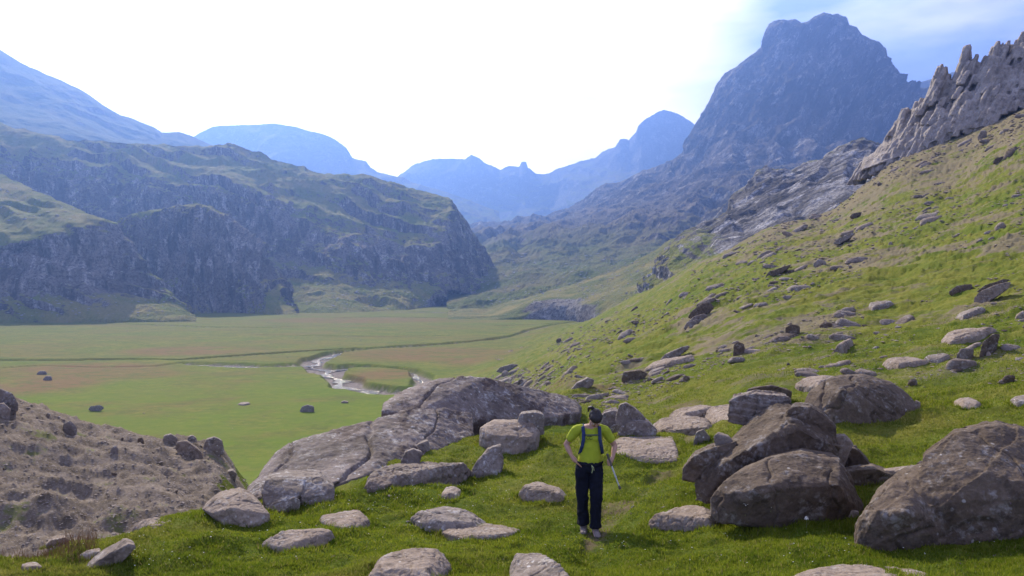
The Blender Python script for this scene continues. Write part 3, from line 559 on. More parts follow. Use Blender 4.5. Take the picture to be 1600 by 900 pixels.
def rock(hulls, mat, label, name='rock', T=None, D=None, sink=.16, strata=None, k=1.0, group=None, tilt=0.0, vox=1.3, shrink=.82):
    allp = [p for h in hulls for p in h]; pxs = [p[0] for p in allp]; pys = [p[1] for p in allp]
    cx = sum(pxs)/len(pxs)
    if D is None:
        c = cast(cx, min(max(pys), 893)); D = c[0].y if c[0] else 10
    wid = (max(pxs)-min(pxs))/F*D; hei = (max(pys)-min(pys))/F*D
    T_ = T if T is not None else .55*wid
    bm = bmesh.new(); ym = (max(pys)+min(pys))/2; cy0 = ym; gw = 1.045
    hulls = [[(cx+(p[0]-cx)*gw, cy0+(p[1]-cy0)*gw)+tuple(p[2:]) for p in h] for h in hulls]
    for h in hulls:
        W_ = []
        for p in h:
            d = D + .25*T_*(0 if len(p) > 2 else 1) + (p[2] if len(p) > 2 else 0)
            W_.append(Vector(((p[0]-CX)/F*d, d, -(p[1]-HY)/F*d)))
        cc = sum(W_, Vector())/len(W_); pts = list(W_)
        for w in W_:
            b = cc + (w-cc)*shrink; b.y += T_; b.x += T_*(cx-CX)/F; b.z -= T_*.06 + (w.z > cc.z)*tilt*T_; pts.append(b)
        low = [q for q in pts if q.z < cc.z - .05*hei]
        pts += [q + Vector((0, 0, -sink)) for q in low]
        hull_into(bm, pts)
    if name == 'boulder': k *= .62
    me = remesh(bm, max(.012, D/F*vox), 1); sz = max(.15, (wid*hei*max(T_, .1))**(1/3)*1.25)
    roughen(me, sz, k, strata, off=random.uniform(0, 40))
    v, _ = get_vn(me); base = Vector((float(v[:, 0].mean()), float(v[:, 1].mean()), float(v[:, 2].min())))
    me.transform(Matrix.Translation(-base)); me.materials.clear(); me.materials.append(mat)
    me.polygons.foreach_set('use_smooth', np.full(len(me.polygons), True))
    me.name = name; o = link(bpy.data.objects.new(name, me)); o.location = base
    tag(o, label, 'boulder' if name == 'boulder' else 'rock', group); return o

def flat(pts, mat, label, h=.12, k=.8, name='rock', group=None, cols=None):
    h *= .66; k *= 1.7
    W_ = []; cx = sum(p[0] for p in pts)/len(pts); cy = sum(p[1] for p in pts)/len(pts); pts = [(cx+(p[0]-cx)*1.1, cy+(p[1]-cy)*1.08) for p in pts]
    Dm = hit(cx, min(cy, 890)).y
    for p in pts:
        h_ = h; up_ = h*F/Dm*.75*np.clip((cy-p[1])/(max(q[1] for q in pts)-cy)+.3, 0, 1); up_ = min(up_, .6*(max(q[1] for q in pts)-p[1]))
        g_ = hit(p[0]+(cx-p[0])*.03, min(p[1]+up_, 960))
        if g_ is not None: W_.append(g_)
    cc = sum(W_, Vector())/len(W_); q = []
    for w in W_:
        i = cc+(w-cc)*random.uniform(.72, .9); q += [w+Vector((0, 0, h*.25)), i+Vector((0, 0, h*random.uniform(.7, 1.15))), w+Vector((0, 0, -.25))]
    bm = bmesh.new(); hull_into(bm, q); D = cc.y; me = remesh(bm, max(.013, D/F*1.3), 1)
    wid = max((a-b).length for a in W_ for b in W_); roughen(me, max(.12, (wid*wid*h)**(1/3)*.8), k, None, random.uniform(0, 40))
    v, _ = get_vn(me); base = Vector((float(v[:, 0].mean()), float(v[:, 1].mean()), float(v[:, 2].min())))
    me.transform(Matrix.Translation(-base)); me.materials.clear(); me.materials.append(mat); me.polygons.foreach_set('use_smooth', np.full(len(me.polygons), True)); me.name = name
    o = link(bpy.data.objects.new(name, me)); o.location = base; return tag(o, label, 'rock', group)
bed = (.55, .1, .83, .11, .022)
FOOT = []
R_ = [
 # the big boulder group on the right
 ('boulder', [[(1093,768,.1),(1092,752,.1),(1108,727,.2),(1150,682,.5),(1182,650,.7),(1213,633,.8),(1240,632,.9),(1268,640,.8),(1298,668,.6),(1312,700,.3),(1304,722,.2),(1205,742,.1),(1130,764,-.1),(1108,776,-.1),(1150,715,-.15),(1235,668,-.1),(1290,692,0)]],
  RK_BROWN, 'brown slab boulder leaning over the wide low boulder, left edge sunlit', dict(T=.9, sink=.1, D=10.5, strata=(.62,.1,.75,.13,.014))),
 ('boulder', [[(1115,776,0),(1148,746,.1),(1200,722,.3),(1250,709,.5),(1312,720,.5),(1330,745,.5),(1346,790,.3),(1345,806,.2),(1300,808,.0),(1240,803,-.1),(1170,793,-.15),(1128,792,-.1),(1190,765,-.3),(1310,760,-.15),(1250,745,-.1)]],
  RK_BROWN, 'wide low brown boulder lying in front of the leaning slab, pale flat face towards us', dict(T=1.0, sink=.2)),
 ('boulder', [[(1341,828,0),(1358,796,0),(1398,757,.2),(1445,740,.4),(1500,760,.3),(1520,800,.1),(1500,836,-.1),(1440,843,-.15),(1365,842,-.05),(1420,800,-.3)],
              [(1440,742,.3),(1448,712,.5),(1490,682,.7),(1560,668,.9),(1600,676,.9),(1680,700,.8),(1720,780,.6),(1680,830,.2),(1600,838,-.1),(1520,838,-.15),(1460,790,-.1),(1540,740,.0),(1640,770,-.2)]],
  RK_BROWN, 'largest dark brown boulder, cut off by the right edge of the picture', dict(T=1.3, sink=.2, k=1.1, strata=(-.5,.2,.8,.16,.012))),
 ('boulder', [[(1255,640,.3),(1268,613,.5),(1300,591,.6),(1350,587,.8),(1395,600,.7),(1422,620,.5),(1436,640,.4),(1425,652,.2),(1370,660,-.1),(1290,658,-.2),(1318,612,-.1),(1272,650,0)]],
  RK_BROWN, 'lone dark angular boulder behind the boulder group, pale left face', dict(T=1.6, sink=.2)),
 ('rock', [[(1140,642),(1141,624),(1180,616),(1234,621),(1240,634),(1205,645),(1165,648)]], RK_LAY, 'lower layered slab of the small dark stack left of the lone boulder', dict(T=.9, strata=(.1,0,1,.12,.03))),
 ('rock', [[(1160,624),(1172,608),(1208,603),(1237,612),(1236,621),(1190,627)]], RK_BROWN, 'dark upper stone resting on the layered slab left of the lone boulder', dict(T=.8, sink=.05, D=17.3)),
 ('rock', [[(1068,733),(1085,714),(1112,702),(1150,692),(1152,715),(1125,733),(1095,738)]], RK_BROWN, 'dark rock tucked against the left end of the leaning boulder', dict(T=.6)),
 ('rock', [[(1225,652),(1240,634),(1268,636),(1292,652),(1306,666),(1275,672),(1240,668)]], RK_BROWN, 'small dark peak of rock poking up behind the leaning slab boulder', dict(T=.8, sink=.4)),
 ('rock', [[(1296,694),(1302,684),(1322,682),(1334,694),(1320,712),(1300,712)]], RK_PALE, 'pale knob of rock behind the right end of the leaning slab', dict(T=.4, sink=.2)),
 ('rock', [[(1300,715),(1322,700),(1340,703),(1362,728),(1362,748),(1330,752),(1305,742)]], RK_BROWN, 'brown wedge rock between the leaning slab and the largest boulder', dict(T=.6, sink=.3, D=11.2)),
 ('rock', [[(1318,738),(1368,734),(1400,745),(1386,768),(1352,795),(1335,785),(1322,760)]], RK_BROWN, 'flat-topped dark rock wedged between the wide boulder and the largest boulder', dict(T=.6, sink=.4, D=10.5)),
 ('rock', [[(1372,738),(1392,733),(1438,733),(1444,745),(1410,752),(1380,750)]], RK_PALE, 'pale flat rock just behind the left shoulder of the largest boulder', dict(flat=0.15)),
 ('rock', [[(1318,803),(1330,799),(1344,801),(1345,811),(1330,814),(1319,811)]], RK_PALE, 'fist-sized pale stone in front of the wide boulder', dict(T=.1, sink=.05)),
 ('rock', [[(1244,606),(1255,594),(1290,590),(1322,592),(1318,602),(1280,607)]], RK_PALE, 'flat pale stone left of the lone dark boulder', dict(flat=0.25)),
 # middle foreground
 ('rock', [[(1014,826,0),(1032,811,.1),(1060,799,.2),(1088,795,.2),(1104,806,.1),(1124,821,.0),(1112,829,-.05),(1050,829,-.08),(1075,815,-.1)]], RK_PALE, 'pale jagged rock in the grass to the lower right of the hiker', dict(flat=0.25)),
 ('rock', [[(1100,812),(1108,801),(1135,797),(1156,803),(1150,811),(1120,815)]], RK_PALE, 'low pale stone just right of the jagged rock near the hiker', dict(flat=0.08)),
 ('rock', [[(811,782,.1),(814,766,.2),(840,757,.3),(862,763,.3),(884,776,.2),(880,784,0),(858,789,-.1),(828,785,-.1),(850,772,-.05)]], RK_PALE, 'squat pale rock in the grass to the left of the hiker', dict(flat=0.22)),
 ('rock', [[(644,814),(668,804),(698,794),(715,797),(732,808),(760,822),(748,834),(690,834),(655,826)]], RK_GREY, 'grey triangular rock half sunk in the turf, lower centre', dict(flat=0.2)),
 ('rock', [[(690,836),(720,822),(765,822),(812,831),(790,842),(730,846)]], RK_PALE, 'thin brown flat slab lying in front of the grey triangular rock', dict(flat=0.07)),
 ('rock', [[(574,915,0),(590,890,0),(615,872,.2),(655,858,.3),(690,858,.2),(700,890,-.1),(670,920,-.2)],[(650,862,.2),(680,848,.35),(718,840,.4),(748,843,.4),(770,862,.3),(786,892,.1),(770,925,-.2),(680,930,-.2),(720,875,-.1)]],
  RK_PALE, 'large knobbly pale rock at the bottom edge, left of centre', dict(flat=0.28)),
 ('rock', [[(797,935,0),(800,890,0),(806,862,.1),(842,876,.1),(878,898,.1),(910,935,0),(845,910,-.12)]], RK_GREY, 'pointed grey rock at the bottom edge, centre', dict(flat=0.22)),
 ('rock', [[(407,857),(436,840),(470,833),(512,828),(519,838),(502,856),(455,862)]], RK_PALE, 'flat pale rock in the lawn, larger of the two on the left', dict(flat=0.14)),
 ('rock', [[(496,815),(525,804),(560,800),(566,812),(578,822),(545,829),(512,824)]], RK_PALE, 'flat pale split rock just above the larger flat rock on the left', dict(flat=0.1)),
 ('boulder', [[(315,797,.2),(335,782,.3),(374,772,.4),(398,785,.3),(418,806,.1),(402,822,-.05),(372,818,-.1),(325,804,0),(365,795,-.05)]], RK_PALE, 'pale block on the rim of the gully, below the long slab', dict(T=.6, sink=.2)),
 ('boulder', [[(408,772,.1),(415,752,.3),(448,745,.5),(475,750,.4),(470,772,.1),(440,800,-.1),(416,796,-.1)],[(440,748,.4),(500,748,.5),(521,764,.3),(515,774,.2),(470,778,.1)]], RK_GREY, 'grey boulder with an overhanging right end at the foot of the long slab', dict(T=.7, sink=.2)),
 ('rock', [[(440,800),(444,786),(458,778),(468,784),(464,796),(450,802)]], RK_GREY, 'small grey stone leaning on the boulder with the overhang', dict(T=.15, sink=.1)),
 ('rock', [[(569,774,.0),(578,757,.1),(612,735,.3),(655,722,.5),(690,728,.5),(735,736,.5),(728,742,.3),(660,746,.0),(605,764,-.1)]], RK_LAY, 'long layered rock with thin bedding ledges in front of the long slab', dict(flat=.26)),
 ('boulder', [[(750,700,.2),(751,670,.3),(768,661,.5),(830,662,.5),(842,675,.4),(838,702,.2),(800,712,-.1),(764,708,-.1),(760,680,-.05),(835,684,.0)]], RK_PALE, 'pale squared block perched beside the long slab', dict(T=1.0, sink=.2)),
 ('rock', [[(735,740,0),(745,722,.1),(762,703,.2),(783,695,.2),(787,725,.0),(778,738,-.1),(752,742,-.1)]], RK_GREY, 'dark grey triangular rock leaning against the pale squared block', dict(T=.4, sink=.15)),
 ('rock', [[(808,663),(812,648),(838,645),(851,650),(850,664),(830,668)]], RK_GREY, 'stubby rock just behind the pale squared block', dict(T=.7, sink=.2)),
 ('rock', [[(626,722),(632,708),(645,703),(660,708),(652,720),(640,724)]], RK_GREY, 'small grey stone under the lip of the long slab', dict(T=.3)),
 ('rock', [[(688,782),(695,768),(708,762),(720,770),(716,780),(700,783)]], RK_PALE, 'small pale stone with a grass tuft, centre of the lawn', dict(flat=0.12)),
 ('rock', [[(880,650),(884,641),(896,638),(905,644),(902,652),(888,654)]], RK_PALE, 'small whitish stone beside the hiker\'s shoulder', dict(T=.5)),
 ('rock', [[(964,684),(972,666),(990,658),(1012,659),(1026,672),(1022,685),(990,689)]], RK_GREY, 'rounded grey rock right behind the hiker\'s elbow', dict(T=.9, sink=.15, k=.8)),
 ('rock', [[(950,674),(958,665),(980,662),(975,676),(958,680)]], RK_GREY, 'thin stone propped on the left of the rounded grey rock', dict(T=.3)),
 ('rock', [[(963,650),(968,634),(978,630),(995,640),(1009,655),(1002,664),(975,660)]], RK_GREY, 'fin-shaped grey rock standing behind the hiker\'s head', dict(T=.6, k=1.2)),
 ('rock', [[(930,662),(945,646),(965,642),(975,660),(970,676),(945,678)]], RK_PURP, 'broken grey ledge behind the hiker\'s back', dict(T=1.2, k=1.2)),
 ('rock', [[(955,692),(975,686),(1050,682),(1054,700),(1062,722),(1010,727),(970,712)]], RK_PALE, 'broad flat tan rock floor beside the hiker', dict(flat=0.06)),
 ('rock', [[(1085,690),(1089,676),(1100,672),(1110,684),(1108,694),(1094,695)]], RK_GREY, 'small grey upright stone between the tan rock floor and the leaning boulder', dict(T=.3)),
 ('rock', [[(1116,684),(1122,678),(1140,684),(1150,694),(1138,696),(1122,691)]], RK_GREY, 'small grey lying stone above the leaning boulder\'s left end', dict(T=.3)),
 ('rock', [[(1100,652),(1112,640),(1150,636),(1172,642),(1170,655),(1140,662),(1112,662)]], RK_PALE, 'flat tan ledge between the stack of slabs and the tan rock floor', dict(flat=0.18)),
 ('rock', [[(1020,668),(1030,656),(1075,650),(1108,656),(1110,668),(1070,676),(1035,676)]], RK_PALE, 'low tan ledge right of the rounded grey rock', dict(flat=0.18)),
 ('rock', [[(1048,652),(1060,640),(1100,634),(1120,640),(1100,650),(1070,656)]], RK_PALE, 'upper tan ledge on the path behind the hiker', dict(flat=0.2)),
 ('rock', [[(1236,915),(1260,897),(1320,888),(1395,886),(1440,895),(1470,915)]], RK_PALE, 'flat tan rock at the bottom edge, right of centre', dict(flat=0.08)),
 # left foreground
 ('rock', [[(122,902),(148,880),(196,852),(211,856),(190,880),(160,897),(135,905)]], RK_LAY, 'slanting slab with a dark underside, bottom left lawn', dict(T=.35, sink=.05)),
 ('rock', [[(116,877),(130,867),(154,862),(155,868),(135,878)]], RK_PALE, 'thin pale stone beside the slanting slab, bottom left', dict(flat=0.06)),
 ('rock', [[(28,892),(36,882),(52,880),(62,888),(52,896),(34,896)]], RK_PALE, 'small white stone in the bottom left corner', dict(flat=0.07)),
 ('rock', [[(206,828),(216,818),(240,814),(264,815),(250,828),(225,834)]], RK_PALE, 'pale flat stone on the rim of the gully', dict(flat=0.1)),
 ('rock', [[(68,853),(78,846),(98,842),(104,846),(92,854),(76,857)]], RK_PALE, 'little pale stone on the far left rim of the gully', dict(T=.25)),
 ('rock', [[(1430,632),(1434,628),(1432,626),(1440,630),(1438,634)]], RK_PALE, 'tiny pale stone right of the lone dark boulder', dict(T=.2)),
 ('rock', [[(1492,632),(1500,624),(1520,623),(1534,629),(1528,640),(1505,641)]], RK_PALE, 'flat pale stone above the largest boulder', dict(flat=0.15)),
 ('rock', [[(1580,630),(1586,620),(1600,618),(1620,624),(1615,636),(1590,638)]], RK_GREY, 'grey stone at the right edge above the largest boulder', dict(flat=0.15)),
 # rocks on the bare bank
 ('rock', [[(-25,632),(-18,612),(0,608),(18,616),(26,632),(15,643),(-10,645)]], RK_GREY, 'round dark rock on the crest of the bare bank, left edge', dict(T=.5)),
 ('rock', [[(-18,650),(-12,634),(4,630),(15,640),(12,650),(-5,656)]], RK_PALE, 'pale cobble just below the round dark rock, left edge', dict(T=.4)),
 ('rock', [[(95,676),(97,664),(108,658),(118,668),(118,680),(106,683)]], RK_GREY, 'dark egg-shaped stone on the bare bank', dict(T=.3)),
 ('rock', [[(136,640),(140,635),(155,633),(162,638),(155,642),(142,643)]], RK_GREY, 'flat dark stone on the bank crest', dict(T=.4)),
 ('rock', [[(252,690),(254,682),(266,679),(276,686),(274,694),(260,695)]], RK_GREY, 'small rounded stone at the left of the four on the bank top', dict(T=.4)),
 ('rock', [[(272,700),(275,692),(290,690),(312,706),(316,718),(300,716),(280,710)]], RK_PALE, 'tapering pale stone in the middle of the bank top', dict(T=.5)),
 ('rock', [[(316,700),(320,688),(334,684),(346,690),(348,702),(334,707),(320,705)]], RK_GREY, 'dark rounded rock at the right end of the bank top', dict(T=.5)),
 ('rock', [[(290,690),(293,683),(300,681),(306,686),(303,691)]], RK_GREY, 'little dark stone behind the tapering pale stone', dict(T=.3)),
 ('rock', [[(170,709),(172,701),(178,697),(183,702),(182,709),(176,711)]], RK_GREY, 'small dark stone half way down the bare bank', dict(T=.2)),
 ('rock', [[(350,746),(354,738),(362,736),(368,742),(364,749)]], RK_GREY, 'small grey stone in the green notch at the end of the bank', dict(T=.4)),
 ('rock', [[(213,690),(214,686),(220,684),(223,689),(219,692)]], RK_BROWN, 'tiny dark stone on the grassy part of the bank', dict(T=.3)),
 # valley floor boulders
 ('boulder', [[(468,642),(471,636),(480,633),(490,636),(490,642),(478,645)]], RK_GREY, 'dark boulder alone in the middle of the green valley floor', dict(T=2.2, sink=.5)),
 ('boulder', [[(370,634),(375,630),(388,629),(390,633),(380,635)]], RK_PALE, 'flat pale boulder on the valley floor left of the dark one', dict(flat=0.6)),
 ('boulder', [[(56,584),(60,580),(70,580),(72,584),(64,586)]], RK_GREY, 'pale boulder of the pair on the far left valley floor, the farther one', dict(T=3, sink=.4)),
 ('boulder', [[(66,593),(70,588),(79,588),(80,593),(74,595)]], RK_GREY, 'dark boulder of the pair on the far left valley floor, the nearer one', dict(T=3, sink=.4)),
 ('boulder', [[(532,629),(536,627),(544,628),(542,631)]], RK_PALE, 'low pale boulder near the stream bend, right of the dark one', dict(T=2, sink=.4)),
 # named rocks of the hillside
 ('rock', [[(1076,494),(1082,484),(1098,474),(1108,472),(1116,480),(1108,487),(1090,496)]], RK_BROWN, 'uppermost dark wedge of the three piled rocks on the lower hillside', dict(T=1.4)),
 ('rock', [[(1076,502),(1084,495),(1100,490),(1106,494),(1096,501),(1082,505)]], RK_GREY, 'middle grey slab of the three piled rocks on the lower hillside', dict(T=1.2)),
 ('rock', [[(1069,510),(1074,503),(1090,499),(1092,505),(1080,511),(1071,513)]], RK_GREY, 'lowest grey slab of the three piled rocks on the lower hillside', dict(T=1.2)),
 ('rock', [[(1146,556),(1147,540),(1153,534),(1163,538),(1165,548),(1160,556)]], RK_BROWN, 'dark upright block standing on the hillside', dict(T=.8)),
 ('rock', [[(1138,563),(1145,560),(1160,560),(1155,565),(1143,568)]], RK_PALE, 'small pale brick-like stone at the foot of the upright block', dict(T=.6)),
 ('rock', [[(1227,522),(1228,512),(1238,506),(1250,510),(1250,520),(1238,526)]], RK_BROWN, 'dark rounded block among the slabs of the hillside', dict(T=1)),
 ('rock', [[(1033,562),(1040,554),(1070,541),(1078,541),(1074,548),(1045,562)]], RK_GREY, 'long thin slab with a shadowed underside on the lower hillside', dict(T=1.2, strata=bed)),
 ('rock', [[(1008,582),(1018,573),(1040,565),(1075,556),(1085,557),(1070,566),(1030,580)]], RK_PALE, 'longest pale slab of the lower hillside ledges', dict(flat=0.35)),
 ('rock', [[(972,590),(974,582),(1000,579),(1012,584),(1000,594),(980,598)]], RK_BROWN, 'tan overhanging ledge rock above the rock fan behind the hiker', dict(T=1.4)),
 ('rock', [[(892,610),(900,600),(918,591),(928,594),(926,602),(905,611)]], RK_GREY, 'pointed grey rock right of the long slab\'s far end', dict(T=1.2)),
 ('rock', [[(775,580),(782,574),(800,569),(810,570),(800,577),(782,582)]], RK_GREY, 'long flat rock on the slope just above the stream', dict(T=2)),
 ('rock', [[(1523,466),(1530,456),(1560,444),(1580,440),(1574,452),(1545,466),(1530,472)]], RK_PALE, 'large tan slab high on the hillside near the right edge', dict(T=1.5)),
 ('rock', [[(1526,456),(1540,445),(1568,436),(1578,437),(1570,443),(1545,451)]], RK_BROWN, 'dark slab jutting out above the large tan slab', dict(T=1.2, sink=.02)),
 ('rock', [[(1484,455),(1496,446),(1518,444),(1521,450),(1505,456),(1490,459)]], RK_BROWN, 'brown slab left of the large tan slab', dict(T=1.2)),
 ('rock', [[(1473,535),(1485,523),(1520,514),(1556,515),(1545,523),(1510,530),(1485,538)]], RK_PALE, 'broad rounded slab arching out of the grass near the right edge', dict(flat=0.3)),
 ('rock', [[(1532,555),(1536,535),(1552,522),(1563,522),(1562,530),(1555,545),(1542,557)]], RK_BROWN, 'leaning reddish rock pointing up to the right', dict(T=.5)),
 ('rock', [[(1445,562),(1452,556),(1478,554),(1486,558),(1470,567),(1452,567)]], RK_GREY, 'dark grey flat stone near the broad rounded slab', dict(flat=0.2)),
 ('rock', [[(1380,570),(1388,563),(1420,560),(1452,563),(1440,572),(1405,578),(1388,577)]], RK_PALE, 'wide pale slab above the lone dark boulder', dict(flat=0.22)),
 ('rock', [[(1494,497),(1502,490),(1530,480),(1540,482),(1528,489),(1505,499)]], RK_GREY, 'light grey blade-shaped slab on the upper right hillside', dict(flat=0.25)),
 ('rock', [[(1304,552),(1312,542),(1328,531),(1334,534),(1330,541),(1314,550)]], RK_PALE, 'smooth pale slab pointing uphill in mid hillside', dict(flat=0.3)),
 ('rock', [[(1358,483),(1366,477),(1392,471),(1396,475),(1380,482),(1364,487)]], RK_GREY, 'flat grey slab in the middle of the hillside', dict(flat=0.3)),
 ('rock', [[(1196,432),(1202,424),(1220,418),(1236,413),(1230,421),(1214,428)]], RK_BROWN, 'dark overhanging ledge high in the middle of the hillside', dict(T=2)),
 ('rock', [[(1302,379),(1310,372),(1328,364),(1336,364),(1328,372),(1310,380)]], RK_GREY, 'long grey slab on the upper hillside', dict(T=2)),
 ('rock', [[(1327,338),(1332,333),(1346,331),(1344,336),(1333,341)]], RK_BROWN, 'dark ledge rock below the limestone outcrop', dict(T=2)),
 ('rock', [[(1550,254),(1553,247),(1568,244),(1571,248),(1560,255)]], RK_BROWN, 'dark block alone high on the hillside below the crag', dict(T=2.5)),
]
def foot(o):
    v = [o.matrix_basis @ Vector(q) for q in o.bound_box]; xs = [q.x for q in v]; ys = [q.y for q in v]
    if min(ys) < 20: FOOT.append(((min(xs)+max(xs))/2, (min(ys)+max(ys))/2, (max(xs)-min(xs))/2, (max(ys)-min(ys))/2))
for nm_, h, mt, lb, kw in R_:
    if kw.get('flat'): foot(flat(h[0], mt, lb, kw['flat'], kw.get('k', .8)))
    else: foot(rock(h, mt, lb, nm_, **kw))

# the long slab outcrop: two great sheets of bedrock with a crack between them
def P3(px, py, D): return Vector(((px-CX)/F*D, D, -(py-HY)/F*D))
def slab(name, hulls, label, mat, voxel, size, strata, grooves):
    bm = bmesh.new()
    for h in hulls: hull_into(bm, h)
    me = remesh(bm, voxel, 2); v, n = get_vn(me)
    d = size*(.020*fbm3(v, size*.5, 4, .5) + .007*(fbm3(v, size*.12, 6, .62, True, 3)-.3) + .005*fbm3(v, size*.03, 4, .65))
    u = (v[:, 0]*.80 - v[:, 2]*.9 + .10*v[:, 1]) + .5*fbm3(v, 2.0, 3)
    for (p, wd, dp) in grooves: d = d - dp*1.1*np.exp(-np.abs((u-p)/(wd*.75))**3)*(.6+.6*fbm3(v, 1.1, 2, .5, False, p))
    v = v+n*d[:, None]; base = Vector((float(v[:, 0].mean()), float(v[:, 1].mean()), float(v[:, 2].min()))); v -= np.array(base)
    me.vertices.foreach_set('co', v.astype(np.float32).reshape(-1)); me.update(); me.materials.clear(); me.materials.append(mat); me.name = name
    o = link(bpy.data.objects.new(name, me)); o.location = base; return tag(o, label, 'rock')
def sheet(front, top, thick=1.2):
    # front = lower visible edge, top = crest edge, as (px, py, D)
    a = [P3(*p) for p in front]; b = [P3(*p) for p in top]
    return a+b+[p+Vector((0, .3, -thick)) for p in a]+[p+Vector((0, .8, -thick)) for p in b]
lo1 = sheet([(374,778,13.0),(400,780,12.8),(440,768,12.8),(480,760,12.9)], [(380,762,13.5),(396,748,13.9),(412,731,14.3),(425,706,14.8),(446,691,15.0),(500,678,15.1)], 2.2)
lo2 = sheet([(440,768,12.8),(520,755,12.9),(570,744,13.4),(620,730,14.2)], [(446,691,15.0),(500,678,15.1),(545,668,15.5),(575,658,16.0),(602,646,16.4),(640,638,16.9)], 2.2)
lo3 = sheet([(570,744,13.4),(640,724,14.8),(700,702,16.0),(740,678,17.2)], [(560,663,15.8),(602,646,16.4),(640,636,16.9),(700,638,17.6),(740,646,18.2)], 2.2)
slab('slab_outcrop', [lo1, lo2, lo3], 'long tilted grey slab of bedrock, lower part, running down to the gully', RK_PURP, .028, 4.6, None,
     [(-.2, .05, .09), (1.0, .025, .07), (2.0, .05, .10), (3.1, .025, .07), (4.4, .04, .10), (5.6, .09, .14)])
up1 = sheet([(596,643,16.8),(640,647,17.0),(700,650,17.8),(760,653,18.5)], [(599,630,17.6),(618,616,18.2),(636,608,18.6),(680,592,19.2),(720,587,19.6),(760,591,19.9)], 1.2)
up2 = sheet([(700,652,17.8),(760,657,18.4),(830,655,19.4),(870,650,20.1)], [(720,587,19.6),(760,591,19.9),(800,601,20.4),(840,610,21),(872,616,21.4)], 1.2)
up3 = sheet([(830,656,19.4),(870,652,20.0),(905,646,20.8)], [(820,606,20.7),(872,616,21.4),(900,627,22),(908,636,22)], 1.0)
slab('slab_outcrop', [up1, up2, up3], 'upper grey bedrock slab with a rounded back, lying across the top of the long slab', RK_PURP, .032, 4.2, None,
     [(-1.4, .04, .09), (-.2, .03, .07), (1.2, .04, .10), (2.8, .03, .08)])
flat([(655,706),(672,692),(700,682),(742,672),(744,684),(700,704),(668,712)], RK_PURP, 'broken grey ledge below the crack, between the two great slabs and the lawn', .2)
rock([[(624,716),(640,700),(668,690),(672,704),(650,722),(632,724)]], RK_GREY, 'grey foot ledge at the lower edge of the long slab', 'rock', T=.6, D=15.2)

# the crag on the skyline, built of steep leaning ribs
skyl = [(1352,246),(1365,238),(1372,230),(1385,213),(1392,211),(1395,200),(1408,172),(1415,170),(1430,161),(1437,155),(1450,150),(1452,140),(1458,116),(1462,107),(1468,103),(1474,106),(1479,118),(1484,126),(1491,116),(1496,100),(1501,84),(1505,75),(1510,78),(1513,74),(1516,95),(1522,88),(1525,99),(1535,90),(1548,75),(1556,66),(1563,68),(1572,65),(1585,65),(1594,52),(1600,47),(1640,28),(1700,0),(1760,-30)]
basl = [(1335,262),(1400,238),(1450,219),(1500,198),(1550,180),(1600,163),(1700,120),(1760,95)]
sx_, sy_ = zip(*skyl); bx_, by_ = zip(*basl); dk_ = [(1350,178),(1450,170),(1550,163),(1760,156)]
bm = bmesh.new()
for (x0, y0), (x1, y1) in zip(skyl, skyl[1:]):          # the solid body of the crag
    q = []
    for x, y in ((x0, y0), (x1, y1)):
        D = np.interp(x, [1350, 1760], [177, 157]); b = np.interp(x-6, *zip(*basl)); ym = y+(b-y)*.45
        q += [P3(x, y+min(7, (b-y)*.12), D+1.0), P3(x, y+min(7, (b-y)*.12), D+4), P3(x-2, ym, D-3.0), P3(x-6, b+8, D-9), P3(x, b+10, D+6)]
    hull_into(bm, q)
def rib(px, py, w, D, lean, h, th):
    q = []
    for (f, ww, dd) in ((0, .5, .8), (.10, .95, .4), (1, 1.25, 0)):
        for sx2 in (-1, 1):
            for sy2 in (0, 1):
                q.append(P3(px-lean*h*f+sx2*ww*w/2+random.uniform(-.15, .15)*w, py+h*f+random.uniform(-.06, .06)*w, D+dd+sy2*th))
    hull_into(bm, q)
for (x, y) in skyl:
    D = np.interp(x, *zip(*dk_)); rib(x+1, y, random.uniform(4, 8), D, .30, max(14, (np.interp(x, bx_, by_)-y)*.9), 3.5)
for (x, y, w) in [(1463,105,7),(1469,102,7),(1475,107,7),(1504,75,6),(1508,73,5),(1512,72,3.5),(1500,92,8),(1523,87,4),(1516,96,9),(1556,66,8),(1400,190,8),(1412,171,10),(1390,212,9)]:
    D = np.interp(x, *zip(*dk_)); rib(x, y, w, D-.5, .22, max(26, (np.interp(x, bx_, by_)-y)*.8), 3)
for k in range(330):
    x = random.uniform(1352, 1745); s = np.interp(x, sx_, sy_); b = np.interp(x-4, bx_, by_); f = random.random()**.8*.85+.06
    y = s+(b-s)*f; D = np.interp(x, *zip(*dk_))-1.0-f*9; h = random.uniform(16, 44)
    rib(x, max(y, s+5), random.uniform(4, 11), D+.9, random.uniform(.3, .6), h, random.uniform(2, 4))
me = remesh(bm, .17, 0); v, n = get_vn(me)
d = .38*(fbm3(v*np.array((1, 1, .3)), 1.6, 5, .6, True)-.3)+.3*fbm3(v, 3, 4); v = v+n*d[:, None]
base = Vector((float(v[:, 0].mean()), float(v[:, 1].mean()), float(v[:, 2].min()))); v -= np.array(base)
me.vertices.foreach_set('co', v.astype(np.float32).reshape(-1)); me.update(); me.materials.clear()
CRAGM = rock_mat('crag_rock', (.25, .21, .178), (.37, .325, .285), (.47, .43, .39), .22, .25, strata=(.5, (1.8, 1.0, .3), (0, -.5, 0)), obj=False)
me.materials.append(CRAGM); crag = link(bpy.data.objects.new('rock_crag', me)); crag.location = base
tag(crag, 'jagged brown-grey crag with two upright pinnacles on the right skyline', 'crag')

